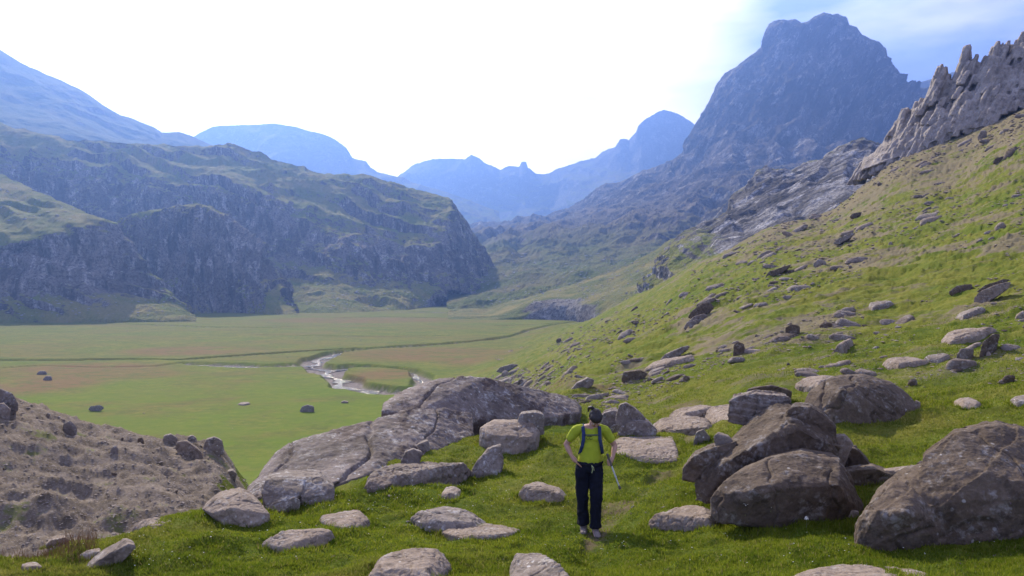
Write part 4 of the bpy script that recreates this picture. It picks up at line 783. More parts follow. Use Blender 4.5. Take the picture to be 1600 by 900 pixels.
# ------------------------------------------------ smaller loose stones: a few base shapes, copied one by one
def base_rock(w, dpt, h, seed, mat, vox=.055):
    r = random.Random(seed); bm = bmesh.new(); pts = []
    for i in range(16):
        a = i/16*math.tau*1.0+r.uniform(-.2, .2); e = r.uniform(.75, 1.05); up = i % 2
        pts.append((math.cos(a)*w/2*e*(.72 if up else 1), math.sin(a)*dpt/2*e*(.72 if up else 1), (h*r.uniform(.6, 1.05) if up else r.uniform(-.05, .3)*h)))
    for i in range(8):
        a = i/8*math.tau; pts.append((math.cos(a)*w*.42, math.sin(a)*dpt*.42, -.28*max(h, .3)))
    hull_into(bm, pts); me = remesh(bm, vox, 1); roughen(me, max(.35, (w*dpt*h)**(1/3)), .9, None, seed*1.7)
    me.materials.clear(); me.materials.append(mat); me.polygons.foreach_set('use_smooth', np.full(len(me.polygons), True)); me.name = 'stone'; return me
FLAT = [base_rock(1, random.uniform(.45, .7), random.uniform(.11, .20), 10+i, [RK_LAY, RK_GREY, RK_PALE, RK_LAY, RK_BROWN][i % 5]) for i in range(9)]
BLOC = [base_rock(1, .8, random.uniform(.5, .75), 30+i, [RK_GREY, RK_BROWN, RK_PALE][i % 3]) for i in range(6)]
DG = bpy.context.evaluated_depsgraph_get()
def place(mesh, loc, nrm, w, spin, slope=.8, tilt=0.0, name='stone'):
    o = bpy.data.objects.new(name, mesh); link(o); o.location = loc
    up = (Vector((0, 0, 1))*(1-slope)+nrm*slope).normalized()
    q = Vector((0, 0, 1)).rotation_difference(up)
    o.rotation_mode = 'QUATERNION'; o.rotation_quaternion = q @ Euler((tilt, 0, spin)).to_quaternion(); o.scale = (w, w*random.uniform(.7, 1), w*random.uniform(.7, 1.1)); return o
sil = [(700,600),(760,560),(850,530),(900,510),(1000,460),(1100,409),(1200,360),(1270,316),(1370,250),(1450,226),(1520,195),(1600,170)]
low = [(700,612),(760,600),(850,610),(900,630),(1000,650),(1100,640),(1200,600),(1300,585),(1450,610),(1600,600)]
def hill_pt():
    if random.random() < .17:
        x = random.uniform(1080, 1600); return x, np.interp(x, *zip(*sil))+4+40*random.random()**1.6
    while True:
        x = random.uniform(760, 1605); t = np.interp(x, *zip(*sil)); b = np.interp(x, *zip(*low)); y = t+(b-t)*random.random()**.8
        # bands of outcrop running along the slope
        s = n2(np.array([(x*.35+(y)*1.0)/34.0]), np.array([(x-y*.2)/170.0]))[0] + .45*n2(np.array([x/30.0]), np.array([y/16.0]))[0]
        if s > random.uniform(-.25, .55): return x, y
COLW = {'brown_boulder': 'dark brown', 'pale_rock': 'pale tan', 'grey_lichen_rock': 'grey', 'layered_rock': 'layered brown'}
MARK = [(1092,490,'the three piled rocks'),(1155,545,'the dark upright block'),(1238,514,'the dark rounded block'),(1055,552,'the long thin slab'),(1045,570,'the longest pale slab'),(990,588,'the tan overhanging ledge'),(910,600,'the pointed grey rock'),(792,575,'the flat streamside rock'),
 (1552,455,'the large tan slab'),(1502,452,'the brown upper slab'),(1515,525,'the broad rounded slab'),(1548,540,'the leaning reddish rock'),(1415,568,'the wide pale slab'),(1518,490,'the grey blade-shaped slab'),(1318,542,'the smooth pale slab'),
 (1378,482,'the flat grey mid-slope slab'),(1216,424,'the dark overhanging ledge'),(1320,372,'the long upper grey slab'),(1337,336,'the high dark ledge'),(1560,250,'the dark block below the crag'),(1345,620,'the lone dark boulder')]
def near_label(x, y, wpx, mesh, shape):
    m = min(MARK, key=lambda q: (q[0]-x)**2+1.6*(q[1]-y)**2); dx, dy = x-m[0], y-m[1]; dd = math.hypot(dx, dy)
    side = ('right of' if dx > 0 else 'left of') if abs(dx) > abs(dy)*1.3 else ('uphill from' if dy < 0 else 'downhill from')
    far_ = 'close ' if dd < 32 else ('well ' if dd > 75 else '')
    sz = 'tiny' if wpx < 8 else ('small' if wpx < 15 else 'mid-sized')
    L_ = f"{sz} {COLW[mesh.materials[0].name]} {shape} stone {far_}{side} {m[2]}".replace('mid-sized', 'larger').replace('close downhill', 'downhill')
    return L_ if len(L_.split()) <= 15 else L_.replace('well ', '').replace('close ', '')
BANKM = [(0,625,'the round dark rock'),(107,672,'the egg-shaped stone'),(150,638,'the flat dark crest stone'),(265,688,'the rounded stone'),(294,704,'the tapering pale stone'),(333,695,'the dark rounded rock'),(176,705,'the small dark mid-bank stone'),(40,850,'the reddish dry grass'),(235,825,'the pale rim stone')]
VALM = [(480,640,'the lone dark boulder'),(380,632,'the flat pale boulder'),(64,582,'the pair of boulders'),(560,600,'the stream bend'),(300,568,'the side stream'),(250,510,'the far edge')]
TURFM = [(462,845,'the larger flat lawn rock'),(536,817,'the split flat rock'),(366,798,'the pale block'),(700,815,'the grey triangular rock'),(685,880,'the large knobbly rock'),(840,890,'the pointed grey rock'),(848,772,'the squat pale rock'),(795,685,'the squared block'),(921,838,'the hiker'),(1070,812,'the jagged rock'),(1230,760,'the wide low boulder'),(1500,770,'the largest boulder'),(1345,880,'the flat tan bottom rock'),(645,745,'the layered rock')]
def region_label(x, y, wpx, mesh, marks, where):
    m = min(marks, key=lambda q: (q[0]-x)**2+1.6*(q[1]-y)**2); dx, dy = x-m[0], y-m[1]
    side = ('right of' if dx > 0 else 'left of') if abs(dx) > abs(dy)*1.3 else ('beyond' if dy < 0 else 'in front of')
    sz = 'tiny' if wpx < 4.5 else ('small' if wpx < 8 else 'fist-sized'); dd = math.hypot(dx, dy)
    L_ = f"{sz} {COLW[mesh.materials[0].name]} stone {where}, {'just ' if dd < 40 else ('well ' if dd > 95 else '')}{side} {m[2]}"
    return L_ if len(L_.split()) <= 14 else L_.replace('well ', '').replace('just ', '')
hs_ = []
k = 0
while k < 285:
    x, y = hill_pt(); c = cast(x, y)
    if c[0] is None or c[2].name not in ('ground',): continue
    near = (y-np.interp(x, *zip(*sil)))/150; wpx = random.choice([7, 9, 11, 14, 17, 21, 26, 34])*min(1.25, .55+.5*near)
    if random.random() < .12: m_, w = random.choice(BLOC), wpx*.7/F*c[0].y
    else: m_, w = random.choice(FLAT), wpx*1.5/F*c[0].y
    o = place(m_, c[0]-c[1]*w*.02, c[1], w, random.uniform(-.5, .35)+(math.pi if random.random() < .5 else 0), .9, random.uniform(-.36, .0))
    tag(o, near_label(x, y, wpx, m_, 'flat' if m_ in FLAT else 'blocky'), 'stone', 'loose stones on the right hillside'); k += 1
k = 0
while k < 45:
    x = random.uniform(-10, 380); t = np.interp(x, [0, 100, 250, 340, 385], [617, 652, 690, 700, 735]); y = random.uniform(t+1, t+random.choice([30, 120])); c = cast(x, y)
    if c[0] is None or c[2].name != 'ground' or c[0].y > 32 or c[0].y < 11.5: continue
    w = random.uniform(3, 11)/F*c[0].y
    o = place(random.choice(BLOC[:2]+FLAT), c[0]-c[1]*w*.05, c[1], w, random.uniform(0, 6.28), .7)
    tag(o, region_label(x, y, w*F/c[0].y, o.data, BANKM, 'on the bare bank'), 'stone', 'loose stones on the bare bank'); k += 1
k = 0
while k < 30:
    x = random.uniform(0, 640); y = random.uniform(500, 690); c = cast(x, y)
    if c[0] is None or c[2].name != 'ground' or c[0].y < 110: continue
    w = random.uniform(2.2, 5)/F*c[0].y
    o = place(random.choice(FLAT), c[0], c[1], w, random.uniform(0, 6.28), .7)
    tag(o, region_label(x, y, w*F/c[0].y, o.data, VALM, 'on the valley floor'), 'stone', 'stones dotted on the valley floor'); k += 1
k = 0
while k < 30:
    x = random.uniform(430, 1590); y = random.uniform(745, 893); c = cast(x, y)
    if c[0] is None or c[2].name != 'ground' or c[0].y > 13 or 890 < x < 955: continue
    w = random.uniform(4, 13)/F*c[0].y
    o = place(random.choice(FLAT), c[0]-c[1]*w*.04, c[1], w, random.uniform(0, 6.28), .8)
    tag(o, region_label(x, y, w*F/c[0].y, o.data, TURFM, 'in the turf'), 'stone', 'small stones in the foreground turf'); k += 1

# uncountable rubble: one mesh each
def octa(c, s, r):
    q = np.array([(1, 0, 0), (0, 1, 0), (-1, 0, 0), (0, -1, 0), (0, 0, .8), (0, 0, -.5)])*s*(.6+.8*r.random((6, 1))); a = r.random()*6.28
    M = np.array([[math.cos(a), -math.sin(a), 0], [math.sin(a), math.cos(a), 0], [0, 0, 1]]); return q@M.T*np.array((1, .8, .42))+np.array(c)
OF = np.array([(0, 1, 4), (1, 2, 4), (2, 3, 4), (3, 0, 4), (1, 0, 5), (2, 1, 5), (3, 2, 5), (0, 3, 5)])
def rubble(name, pts, mat):
    V = []; Fc = []; 
    for i, (c, s) in enumerate(pts): V.append(octa(c, s, rng)); Fc.append(OF+6*i)
    return tag(link(bpy.data.objects.new(name, tri_mesh(name, np.concatenate(V), np.concatenate(Fc), mat))), kind='stuff')
def scatter(n, fx, fy, wlo, whi, names, ylim=(0, 9999), tries=6):
    L = []; t = 0
    while len(L) < n and t < n*tries:
        t += 1; x = fx(); y = fy(x); c = cast(x, y)
        if c[0] is None or c[2].name not in names or not ylim[0] < c[0].y < ylim[1]: continue
        L.append((c[0], random.uniform(wlo, whi)**1.0*random.choice([.6, .8, 1, 1, 1.6])/F*c[0].y*.5))
    return L
U = random.uniform
FAR_ST = rock_mat('far_boulder_rock', (.25, .24, .23), (.36, .35, .34), (.46, .45, .44), .3, 0, obj=False)
def hp(x): return U(0, 1)
L = scatter(260, lambda: U(0, 420), lambda x: 494-abs(random.gauss(0, 26)), 2.2, 5, ('near_left_hill', 'left_hill', 'middle_dome'))
L += scatter(160, lambda: U(0, 170), lambda x: U(275, 345), 2.2, 5, ('near_left_hill',))
L += scatter(420, lambda: U(400, 780), lambda x: 484-abs(random.gauss(0, 40)), 2, 4, ('left_hill',))
L += scatter(700, lambda: U(740, 1130), lambda x: U(395, 475), 2, 4.5, ('rocky_peak', 'green_slope'))
L += scatter(200, lambda: U(900, 1120), lambda x: U(400, 470), 2, 4, ('green_slope',))
rubble('scattered_boulders', L, FAR_ST)
L = []
for _ in range(5600):
    x, y = hill_pt(); c = cast(x, y)
    if c[0] is not None and c[2].name == 'ground': L.append((c[0], U(2, 6)/F*c[0].y*.5*random.choice([.7, 1, 1.6])))
rubble('loose_rubble', L, RK_PALE)
L = scatter(2600, lambda: U(-10, 385), lambda x: U(np.interp(x, [0, 100, 250, 340, 385], [615, 650, 690, 700, 730]), 860), 1.8, 5.0, ('ground',), (10.5, 30), 4)
rubble('scree', L, rock_mat('scree_stone', (.24, .185, .145), (.36, .30, .25), (.50, .45, .40), 1.5, 0, obj=False))
# ---------------------------------------------------------------- the hiker
def simple(name, col, rough=.8, spec=.2, nscale=60, bump=.3, bd=.004, var=.25):
    m = NT(name); tcx = m.n('ShaderNodeTexCoord'); v = tcx.outputs['Object']
    c = m.mix(m.mr(m.noise(nscale*.15, 4, .6, v), .3, .7), tuple(x*(1-var) for x in col), tuple(min(1, x*(1+var)) for x in col))
    m.bsdf(c, rough, spec, m.bump(m.noise(nscale, 4, .6, v), bump, bd)); return m.m
SKIN = simple('skin', (.40, .23, .16), .55, .35, 80, .1, .002, .1)
SHIRT = simple('lime_shirt', (.33, .38, .03), .85, .1, 30, .4, .006, .12)
TROUS = simple('navy_trousers', (.009, .010, .018), .85, .12, 25, .5, .01, .3)
HAIR = simple('dark_hair', (.020, .013, .010), .5, .4, 120, .6, .004, .4)
BAND = simple('black_band', (.012, .013, .020), .8, .1)
BOOT = simple('pinkish_grey_boot', (.20, .165, .15), .85, .1, 60, .5, .005, .25)
SOLE = simple('boot_sole', (.06, .05, .045), .9)
STRAP = simple('navy_strap', (.03, .045, .12), .8, .15); PACK = simple('dark_pack', (.035, .045, .09), .8, .15)
METAL = simple('pole_metal', (.50, .50, .50), .4, .5, 20, .05, .001, .1); CORK = simple('pole_grip', (.10, .09, .08), .7)
PRINT = simple('dark_print', (.05, .09, .03), .9); CORD = simple('pale_cord', (.45, .5, .25), .8)
EYEW = simple('eye_white', (.7, .68, .65), .3, .5, 20, 0, .001, .02); LIP = simple('lips', (.32, .12, .10), .5, .3, 60, .1, .001, .1)

def bsphere(bm, c, r, rot=None, seg=2):
    g = bmesh.ops.create_icosphere(bm, subdivisions=seg, radius=1)
    M = Matrix.Translation(Vector(c)) @ (rot.to_matrix().to_4x4() if rot else Matrix()) @ Matrix.Diagonal((*(r if isinstance(r, (tuple, list)) else (r, r, r)), 1))
    bmesh.ops.transform(bm, matrix=M, verts=g['verts'])
def bcap(bm, a, ra, b, rb, flat=(1, 1)):
    a, b = Vector(a), Vector(b); tb = bmesh.new(); pts = []
    for c, r in ((a, ra), (b, rb)):
        rr = r if isinstance(r, (tuple, list)) else (r, r, r)
        for i in range(7):
            th = math.pi*i/6
            for j in range(14 if 0 < i < 6 else 1):
                ph = j/14*math.tau; pts.append(c+Vector((rr[0]*math.sin(th)*math.cos(ph), rr[1]*math.sin(th)*math.sin(ph), rr[2]*math.cos(th))))
    hull_into(bm, pts); tb.free()
def chain(bm, pts):
    for (a, ra), (b, rb) in zip(pts, pts[1:]): bcap(bm, a, ra, b, rb)
def finish(bm, name, mat, parent, vox=.006, sm=3, disp=0.0, dscale=.06):
    me = remesh(bm, vox, sm)
    if disp:
        v, n = get_vn(me); v = v+n*(disp*fbm3(v*np.array((1, 1, .6)), dscale, 3, .55, True, 2.2))[:, None]; me.vertices.foreach_set('co', v.astype(np.float32).reshape(-1)); me.update()
    me.materials.clear(); me.materials.append(mat); me.polygons.foreach_set('use_smooth', np.full(len(me.polygons), True)); me.name = name
    return link(bpy.data.objects.new(name, me), parent)
HD = Vector((.072, -.085, 1.535)); hrot = Euler((R(50), 0, R(6)))      # head bowed towards the ground in front
def hp_(x, y, z): return HD + hrot.to_matrix() @ Vector((x, y, z))
per = bpy.data.objects.new('person', None); link(per)
c0 = cast(921, 833)[0] or Vector((1.0, 10.4, -3.36))
per.location = c0 - Vector((0, 0, .012))
tag(per, 'hiker in lime t-shirt and dark trousers, head bowed, hands on hips', 'person')
def arm(bm, sh, el, wr, hd, side):
    chain(bm, [(sh, .050), ((Vector(sh)*.55+Vector(el)*.45), .045), (el, .036)])
    chain(bm, [(el, .036), (Vector(el)*.65+Vector(wr)*.35, .038), (wr, .024)])
    chain(bm, [(wr, (.026, .018, .024)), (hd, (.036, .019, .034))])
bm = bmesh.new()
bsphere(bm, hp_(0, .006, .012), (.073, .092, .098), hrot, 3); bcap(bm, hp_(0, -.028, -.03), (.052, .05, .05), hp_(0, -.05, -.085), (.028, .026, .022))
bsphere(bm, hp_(0, -.094, -.022), (.013, .02, .014), hrot); bcap(bm, hp_(0, -.085, .02), .008, hp_(0, -.103, -.024), .011)
for s in (-1, 1):
    bsphere(bm, hp_(s*.074, .012, -.012), (.010, .018, .030), hrot); bsphere(bm, hp_(s*.034, -.066, -.03), (.026, .022, .022), hrot)
    bcap(bm, hp_(s*.015, -.086, .022), .009, hp_(s*.048, -.074, .022), .009)
bcap(bm, hp_(0, .03, -.05), .052, (.045, .01, 1.40), .060); bcap(bm, (.02, .01, 1.40), (.14, .07, .05), (.02, .01, 1.22), (.13, .085, .1)); bcap(bm, (.02, .0, 1.22), (.12, .085, .1), (.01, 0, .95), (.14, .09, .08))
arm(bm, (-.165, .0, 1.375), (-.300, .055, 1.165), (-.235, -.055, 1.035), (-.195, -.085, .985), -1)
arm(bm, (.205, .0, 1.370), (.345, .045, 1.150), (.300, -.085, 1.020), (.262, -.130, .975), 1)
# fingers of her right hand (picture left) rest on the hip, thumb hooked behind
for i, (dx, ln) in enumerate(((-.020, .040), (-.006, .048), (.008, .050), (.021, .042))):
    a = Vector((-.195+.012*i, -.098+.004*i, .975-.012*i)); b = a+Vector((.030, -.016, -.022))*(ln/.045); c = b+Vector((.022, .012, -.022))*(ln/.045)
    chain(bm, [(a, .0095), (b, .0088), (c, .0076)])
chain(bm, [((-.205, -.07, 1.0), .011), ((-.185, -.05, .965), .010), ((-.165, -.035, .945), .008)])
# fingers of the other hand close round the trekking pole
for i in range(4):
    a = Vector((.262+.004*i, -.150, 1.000-.020*i)); b = a+Vector((-.026, -.018, -.004)); c = b+Vector((-.016, .022, -.004)); d = c+Vector((.008, .018, 0))
    chain(bm, [(a, .0098), (b, .0092), (c, .0086), (d, .0076)])
chain(bm, [((.270, -.11, 1.0), .012), ((.245, -.118, 1.012), .011), ((.226, -.140, 1.005), .0088)])
# legs inside the trousers, feet inside the boots: one continuous figure
for s in (-1, 1):
    q = -.10 if s > 0 else .04; chain(bm, [((s*.075, 0, .90), .085), ((s*.078, q*.7-.01, .50), .055), ((s*.066, q+.01, .10), .036)]); bcap(bm, (s*.066, q+.01, .06), .034, (s*.075, q-.12, .035), (.036, .05, .022))
body = finish(bm, 'body', SKIN, per, .0055, 2)
for s in (-1, 1):
    bm = bmesh.new(); bsphere(bm, hp_(s*.031, -.079, .004), .0105); e = finish(bm, 'eye', EYEW, body, .003, 1)
bm = bmesh.new(); bcap(bm, hp_(-.02, -.083, -.058), (.006, .006, .005), hp_(.02, -.083, -.058), (.006, .006, .005)); finish(bm, 'mouth', LIP, body, .003, 1)
# hair with ponytail, headband
bm = bmesh.new(); bsphere(bm, hp_(0, .030, .034), (.082, .088, .092), hrot, 3); bsphere(bm, hp_(0, .05, -.01), (.078, .07, .085), hrot, 2); bsphere(bm, hp_(0, -.012, .052), (.079, .088, .066), hrot, 3)
hair = finish(bm, 'hair', HAIR, per, .006, 2, .004, .02)
bm = bmesh.new(); chain(bm, [(hp_(-.01, .09, .07), .022), (hp_(-.045, .115, .085), .024), (hp_(-.065, .135, .05), .022), (hp_(-.07, .145, .0), .016), (hp_(-.065, .14, -.06), .008)])
finish(bm, 'ponytail', HAIR, hair, .006, 1, .004, .012)
bm = bmesh.new()
for i in range(28):
    a = math.pi*(-.06+1.12*i/27); b = math.pi*(-.06+1.12*(i+1)/27)
    bcap(bm, hp_(-math.cos(a)*.083, .012-math.sin(a)*.087, .040+.006*math.sin(a)), (.006, .006, .020), hp_(-math.cos(b)*.083, .012-math.sin(b)*.087, .036+.012*math.sin(b)), (.006, .006, .020))
finish(bm, 'headband', BAND, per, .006, 2)
# shirt
bm = bmesh.new()
chain(bm, [((.02, .015, 1.385), (.150, .078, .045)), ((.022, .005, 1.27), (.150, .108, .06)), ((.02, -.005, 1.16), (.142, .110, .06)), ((.012, -.002, 1.03), (.145, .112, .06)), ((.008, 0, .955), (.165, .118, .035))])
bcap(bm, (-.035, -.055, 1.265), (.06, .06, .055), (.08, -.055, 1.265), (.06, .06, .055))
chain(bm, [((-.11, .0, 1.385), .060), ((-.175, .006, 1.362), .063), ((-.242, .034, 1.255), .057)]); chain(bm, [((.15, .0, 1.385), .060), ((.215, .006, 1.357), .063), ((.292, .030, 1.245), .057)])
shirt = finish(bm, 'shirt', SHIRT, per, .007, 4, .010, .09)
# print on the chest: a short row of dark marks
bm = bmesh.new()
for (x, z, w, h) in ((-.035, 1.300, .012, .010), (-.018, 1.306, .013, .008), (.0, 1.304, .012, .011), (.018, 1.302, .014, .008), (-.050, 1.270, .006, .020), (-.030, 1.262, .006, .016), (-.012, 1.268, .006, .022), (.008, 1.262, .006, .018), (.026, 1.268, .006, .014)):
    bcap(bm, (x-w/2, -.117, z), (.004, .010, .004), (x+w/2, -.117, z+h*.4), (.004, .010, h/2))
finish(bm, 'print', PRINT, shirt, .003, 0)
# trousers
bm = bmesh.new()
chain(bm, [((0, 0, .955), (.165, .112, .03)), ((0, .01, .86), (.182, .125, .06))])
for s in (-1, 1):
    q = -.10 if s > 0 else .04; chain(bm, [((s*.085, .008, .86), (.098, .115, .07)), ((s*.088, q*.3, .70), (.092, .100, .06)), ((s*.088, q*.7-.012, .50), (.078, .082, .05)), ((s*.080, q*.85, .30), (.072, .076, .05)), ((s*.074, q, .17), (.071, .080, .04)), ((s*.072, q, .115), (.076, .088, .02))])
tr = finish(bm, 'trousers', TROUS, per, .008, 2, .016, .10)
bm = bmesh.new(); bcap(bm, (-.165, -.02, .945), (.012, .03, .018), (-.06, -.112, .925), (.012, .012, .018)); bcap(bm, (-.06, -.115, .925), (.012, .012, .018), (.08, -.118, .925), (.012, .012, .018)); bcap(bm, (.08, -.118, .925), (.012, .012, .018), (.175, -.02, .945), (.012, .03, .018))
bsphere(bm, (.005, -.125, .935), (.032, .02, .026))
finish(bm, 'belt', BAND, per, .006, 1)
bm = bmesh.new(); chain(bm, [((.02, -.14, .93), .004), ((.03, -.142, .88), .004), ((.022, -.140, .83), .004)]); chain(bm, [((.02, -.14, .93), .004), ((.045, -.14, .90), .004), ((.05, -.138, .86), .0035)])
finish(bm, 'cord', CORD, per, .003, 0)
for s in (-1, 1):
    q = -.10 if s > 0 else .04; bm = bmesh.new(); ox = s*.072+.004
    chain(bm, [((ox, q+.03, .045), (.045, .05, .042)), ((ox+s*.006, q-.075, .045), (.044, .05, .036)), ((ox+s*.014, q-.150, .036), (.042, .04, .026))]); bcap(bm, (ox, q+.012, .06), (.048, .055, .03), (ox, q+.012, .11), (.052, .058, .02))
    bt = finish(bm, 'boot', BOOT, per, .006, 2, .003, .03)
    bm = bmesh.new(); chain(bm, [((ox, q+.035, .012), (.047, .05, .012)), ((ox+s*.006, q-.075, .012), (.047, .05, .012)), ((ox+s*.015, q-.155, .012), (.044, .042, .012))]); finish(bm, 'sole', SOLE, bt, .006, 1)
# backpack, worn on her back: a thing of its own
bp = bpy.data.objects.new('backpack', None); link(bp); bp.location = per.location
tag(bp, 'dark blue backpack on the hiker\'s back, straps over both shoulders', 'backpack')
bm = bmesh.new(); chain(bm, [((.02, .19, 1.33), (.115, .07, .05)), ((.02, .20, 1.18), (.135, .095, .08)), ((.015, .185, 1.02), (.125, .085, .06))]); finish(bm, 'pack_body', PACK, bp, .009, 3, .006, .08)
for s, mt in ((-1, STRAP), (1, PACK)):
    bm = bmesh.new(); x0 = .022+s*.105
    P_ = [(x0, .12, 1.40), (x0, .03, 1.437), (x0+s*.004, -.055, 1.415), (x0, -.108, 1.34), (x0+s*.004, -.122, 1.26), (x0+s*.022, -.112, 1.17), (x0+s*.042, -.055, 1.08), (x0+s*.04, .05, 1.04)]
    for a, b in zip(P_, P_[1:]): bcap(bm, a, (.026, .009, .009), b, (.024, .009, .009))
    finish(bm, 'shoulder_strap', mt, bp, .006, 2)
bm = bmesh.new(); bcap(bm, (-.08, -.125, 1.325), (.006, .008, .008), (.12, -.125, 1.325), (.006, .008, .008)); finish(bm, 'chest_strap', PACK, bp, .004, 1)
# folded trekking pole in her hand
tp = bpy.data.objects.new('trekking_pole', None); link(tp); tp.location = per.location
tag(tp, 'grey trekking pole held in the hiker\'s hand, tip pointing down to the right', 'trekking pole')
pa, pb = Vector((.222, -.165, 1.075)), Vector((.392, -.165, .62)); dr = (pb-pa).normalized()
bm = bmesh.new(); bcap(bm, pa, .014, pa+dr*.15, .015); bsphere(bm, pa, .019); finish(bm, 'grip', CORK, tp, .004, 1)
bm = bmesh.new(); bcap(bm, pa+dr*.14, .011, pa+dr*.31, .011); bcap(bm, pa+dr*.3, .009, pb-dr*.04, .009); bsphere(bm, pa+dr*.31, .0135); finish(bm, 'shaft', METAL, tp, .004, 1)
bm = bmesh.new(); bcap(bm, pb-dr*.05, .013, pb-dr*.02, .019); bcap(bm, pb-dr*.03, .006, pb, .003); finish(bm, 'tip', CORK, tp, .004, 1)
# ---------------------------------------------------------------- turf, tufts and flowers
gm = NT('grass_blades'); rnd = gm.attr('tint')
a_, b2_ = gm.noise(.5, 5, .65), gm.noise(3, 3, .6)
gc = gm.mix(gm.mr(rnd[0], 0, 1), (.11, .165, .010), (.26, .285, .03)); gc = gm.mix(gm.mr(a_, .52, .68, 0, .6), gc, (.26, .235, .06)); gc = gm.mix(gm.mr(b2_, .52, .66, 0, .65), gc, (.055, .095, .008)); gc = gm.mix(gm.mr(gm.noise(.9, 4, .6), .50, .40, 0, .45), gc, (.07, .12, .008)); gc = gm.mix(gm.mr(rnd[1], .9, 1, 0, .8), gc, (.34, .27, .12))
d1 = gm.n('ShaderNodeBsdfDiffuse'); d2 = gm.n('ShaderNodeBsdfTranslucent'); gm.put(d1.inputs[0], gc); gm.put(d2.inputs[0], gc)
mx = gm.n('ShaderNodeMixShader'); mx.inputs[0].default_value = .5; gm.t.links.new(d1.outputs[0], mx.inputs[1]); gm.t.links.new(d2.outputs[0], mx.inputs[2]); gm.t.links.new(mx.outputs[0], gm.out.inputs[0])
def blades(name, X, Y, Zb, h, w, mat, lean=.5):
    n = len(X); a = rng.uniform(0, math.tau, n); l = rng.uniform(0, lean, n)*h; la = rng.uniform(0, math.tau, n)
    b = np.stack([X, Y, Zb], -1); s = np.stack([np.cos(a)*w, np.sin(a)*w, np.zeros(n)], -1)
    tip = b+np.stack([np.cos(la)*l, np.sin(la)*l, h], -1)
    V = np.stack([b-s, b+s, tip], 1).reshape(-1, 3); Fc = np.arange(3*n).reshape(-1, 3)
    me = tri_mesh(name, V, Fc, mat); at = me.attributes.new('tint', 'FLOAT_COLOR', 'POINT')
    c = np.ones((n, 3, 4), np.float32); c[:, :, 0] = rng.random(n)[:, None]; c[:, :, 1] = rng.random(n)[:, None]; at.data.foreach_set('color', c.reshape(-1))
    return tag(link(bpy.data.objects.new(name, me)), kind='stuff')
def bil(A, px, D):
    i = np.clip((np.log(D)-lDg[0])/(lDg[1]-lDg[0]), 0, ND-1.001); i0 = i.astype(int); f = i-i0
    j = np.interp(px, PXg, np.arange(len(PXg))); j0 = np.clip(j.astype(int), 0, len(PXg)-2); g = j-j0
    return (A[i0, j0]*(1-g)+A[i0, j0+1]*g)*(1-f)+(A[i0+1, j0]*(1-g)+A[i0+1, j0+1]*g)*f
n = 620000
D = 1/(rng.uniform(1/34.0, 1/6.2, n)); px = rng.uniform(-60, 1660, n)
X = (px-CX)/F*D; z = bil(H, px, D); sc_ = bil(scree, px, D)
cl_ = fbm2(X, D, .55, 4); cl2 = fbm2(X, D, 2.2, 3, .5, False, 9)
keep = (sc_ < .05) & (bil(path, px, D) < rng.uniform(.1, .8, n)) & (cl_+.5*cl2 > rng.uniform(-.9, -.15, n)) & ~((D > 12) & (px < 400))
X, D, z, cl_, px = X[keep], D[keep], z[keep], cl_[keep], px[keep]
hh = (.011+.017*np.clip(cl_+.45, 0, 1.2))*rng.uniform(.5, 1.5, len(X))*(1+.03*D)
blades('grass', X, D, z-.004, hh, .0022+.00045*D, gm.m, .9)
# darker, longer tussocks
TX, TD, TH = [], [], []
for _ in range(900):
    p = random.uniform(-40, 1640); d = 1/random.uniform(1/26, 1/6.5)
    if d > 12 and p < 400: continue
    m_ = random.randint(60, 150); r0 = random.uniform(.06, .22)
    q = rng.normal(0, r0, (m_, 2)); TX += list((p-CX)/F*d+q[:, 0]*1.5); TD += list(d+q[:, 1]); TH += list(rng.uniform(.02, .06, m_)*random.uniform(.6, 1.1))
for (fx, fy, rx, ry) in FOOT:                      # longer grass round the feet of the rocks
    if rx > 1.6 or fy > 18: continue
    m_ = int(900*(rx+ry)); a = rng.uniform(0, math.tau, m_); rr_ = rng.uniform(.80, 1.12, m_)+.04/max(rx, .1); TX += list(fx+np.cos(a)*rx*rr_); TD += list(np.maximum(6, fy+np.sin(a)*ry*rr_)); TH += list(rng.uniform(.025, .085, m_))
TX, TD, TH = map(np.array, (TX, TD, TH)); tz = bil(H, CX+F*TX/TD, TD)
blades('tussock_grass', TX, TD, tz-.004, TH, .0028+.0004*TD, gm.m, .9)
# dry reddish grass in the gully, bottom left
dm = NT('dry_grass'); dm.bsdf(dm.mix(dm.noise(3), (.13, .055, .03), (.30, .18, .09)), .9, .05)
n = 2600; px = rng.uniform(-60, 150, n); D = rng.uniform(8.6, 10.6, n); X = (px-CX)/F*D
blades('dry_grass', X, D, bil(H, px, D)-.01, rng.uniform(.06, .28, n)*np.clip(fbm2(X, D, .4, 3)+.6, .1, 1.3), .0035, dm.m, .5)
# small white flowers of the turf
fm = NT('white_flower'); fm.bsdf((.75, .74, .68), .8, .1)
L = []
cen = [(470,775,60),(560,790,50),(640,770,60),(700,760,70),(780,735,60),(500,730,50),(620,800,80),(850,830,60),(1180,820,120),(1000,860,120),(400,860,100),(1300,870,130),(200,870,80),(750,800,80),(1500,650,60)]
for _ in range(520):
    cx_, cy_, s_ = random.choice(cen); x = random.gauss(cx_, s_); y = random.gauss(cy_, s_*.35)
    if y > 895 or y < 640: continue
    c = cast(x, y)
    if c[0] is None or c[2].name != 'ground': continue
    L.append((c[0]+Vector((0, 0, random.uniform(.03, .07))), U(.004, .010)))
rubble('white_flowers', L, fm.m)
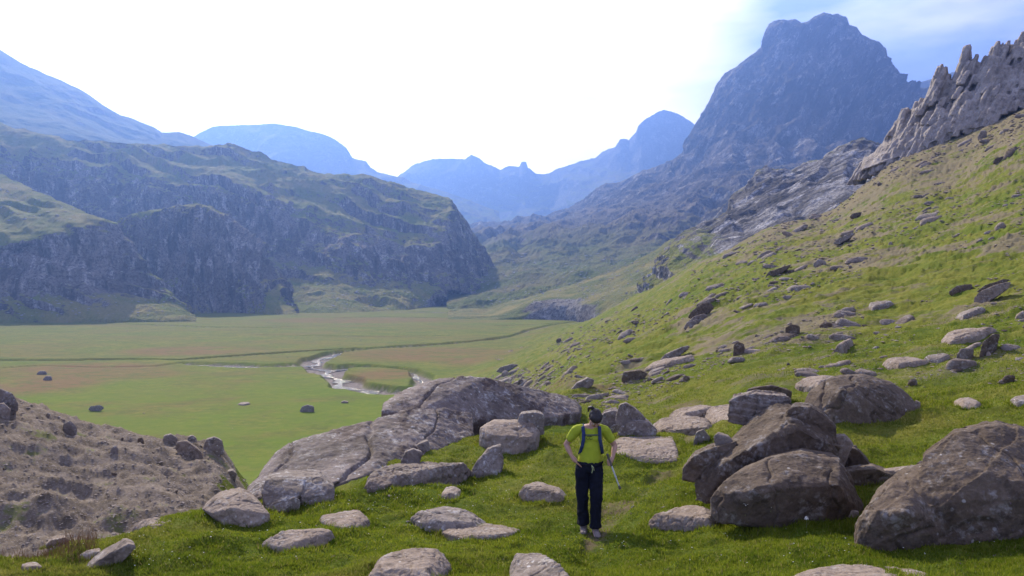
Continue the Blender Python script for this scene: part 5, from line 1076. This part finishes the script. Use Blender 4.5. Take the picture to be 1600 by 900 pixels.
# single seed heads and a thistle that stand out
def flower(px, py, ph, r, label, mat, name='seed_head_flower', spiky=False):
    c = cast(px, py)[0]
    if c is None: return
    d = c.y; h = (py-ph)/F*d; o = bpy.data.objects.new(name, None); link(o); o.location = c; tag(o, label, 'flower')
    bm = bmesh.new(); chain(bm, [((0, 0, -.01), .004), ((h*.06, 0, h*.5), .0035), ((h*.02, 0, h), .003)]); finish(bm, 'stem', STEM, o, .003, 0)
    bm = bmesh.new(); 
    for i in range(34):
        a = random.uniform(0, 6.28); e = random.uniform(-.6, 1.5); q = Vector((math.cos(a)*math.cos(e), math.sin(a)*math.cos(e), math.sin(e)))*r
        bcap(bm, (h*.02, 0, h), .003, Vector((h*.02, 0, h))+q, .0038)
    finish(bm, 'flower_head', mat, o, .0035, 0)
STEM = simple('stem', (.16, .17, .06), .8); PUFF = simple('seed_puff', (.62, .60, .52), .9); PURPLE = simple('thistle_purple', (.42, .12, .45), .8)
flower(1166, 806, 789, .045, 'widest pale seed head in front of the wide low boulder', PUFF)
flower(1206, 800, 793, .022, 'small round white seed head at the foot of the wide low boulder', PUFF)
flower(1262, 826, 812, .022, 'upright pale seed head on a thin stalk in the lawn below the boulders', PUFF)
flower(1583, 838, 786, .035, 'purple thistle flower against the largest boulder', PURPLE, 'thistle')
# ---------------------------------------------------------------- the air
hz = bpy.data.materials.new('haze'); hz.use_nodes = True; ht = hz.node_tree; ht.nodes.clear()
ho = ht.nodes.new('ShaderNodeOutputMaterial'); hv = ht.nodes.new('ShaderNodeVolumePrincipled')
hv.inputs['Color'].default_value = HAZE_COL; hv.inputs['Density'].default_value = HAZE_DENS; hv.inputs['Anisotropy'].default_value = HAZE_ANI
ht.links.new(hv.outputs[0], ho.inputs['Volume'])
bm = bmesh.new(); bmesh.ops.create_cube(bm, size=1)
for v in bm.verts: v.co = Vector((v.co.x*14000, 2600+v.co.y*6400, 480+v.co.z*1140))
hme = bpy.data.meshes.new('haze'); bm.to_mesh(hme); bm.free(); hme.materials.append(hz)
tag(link(bpy.data.objects.new('haze', hme)), kind='stuff')
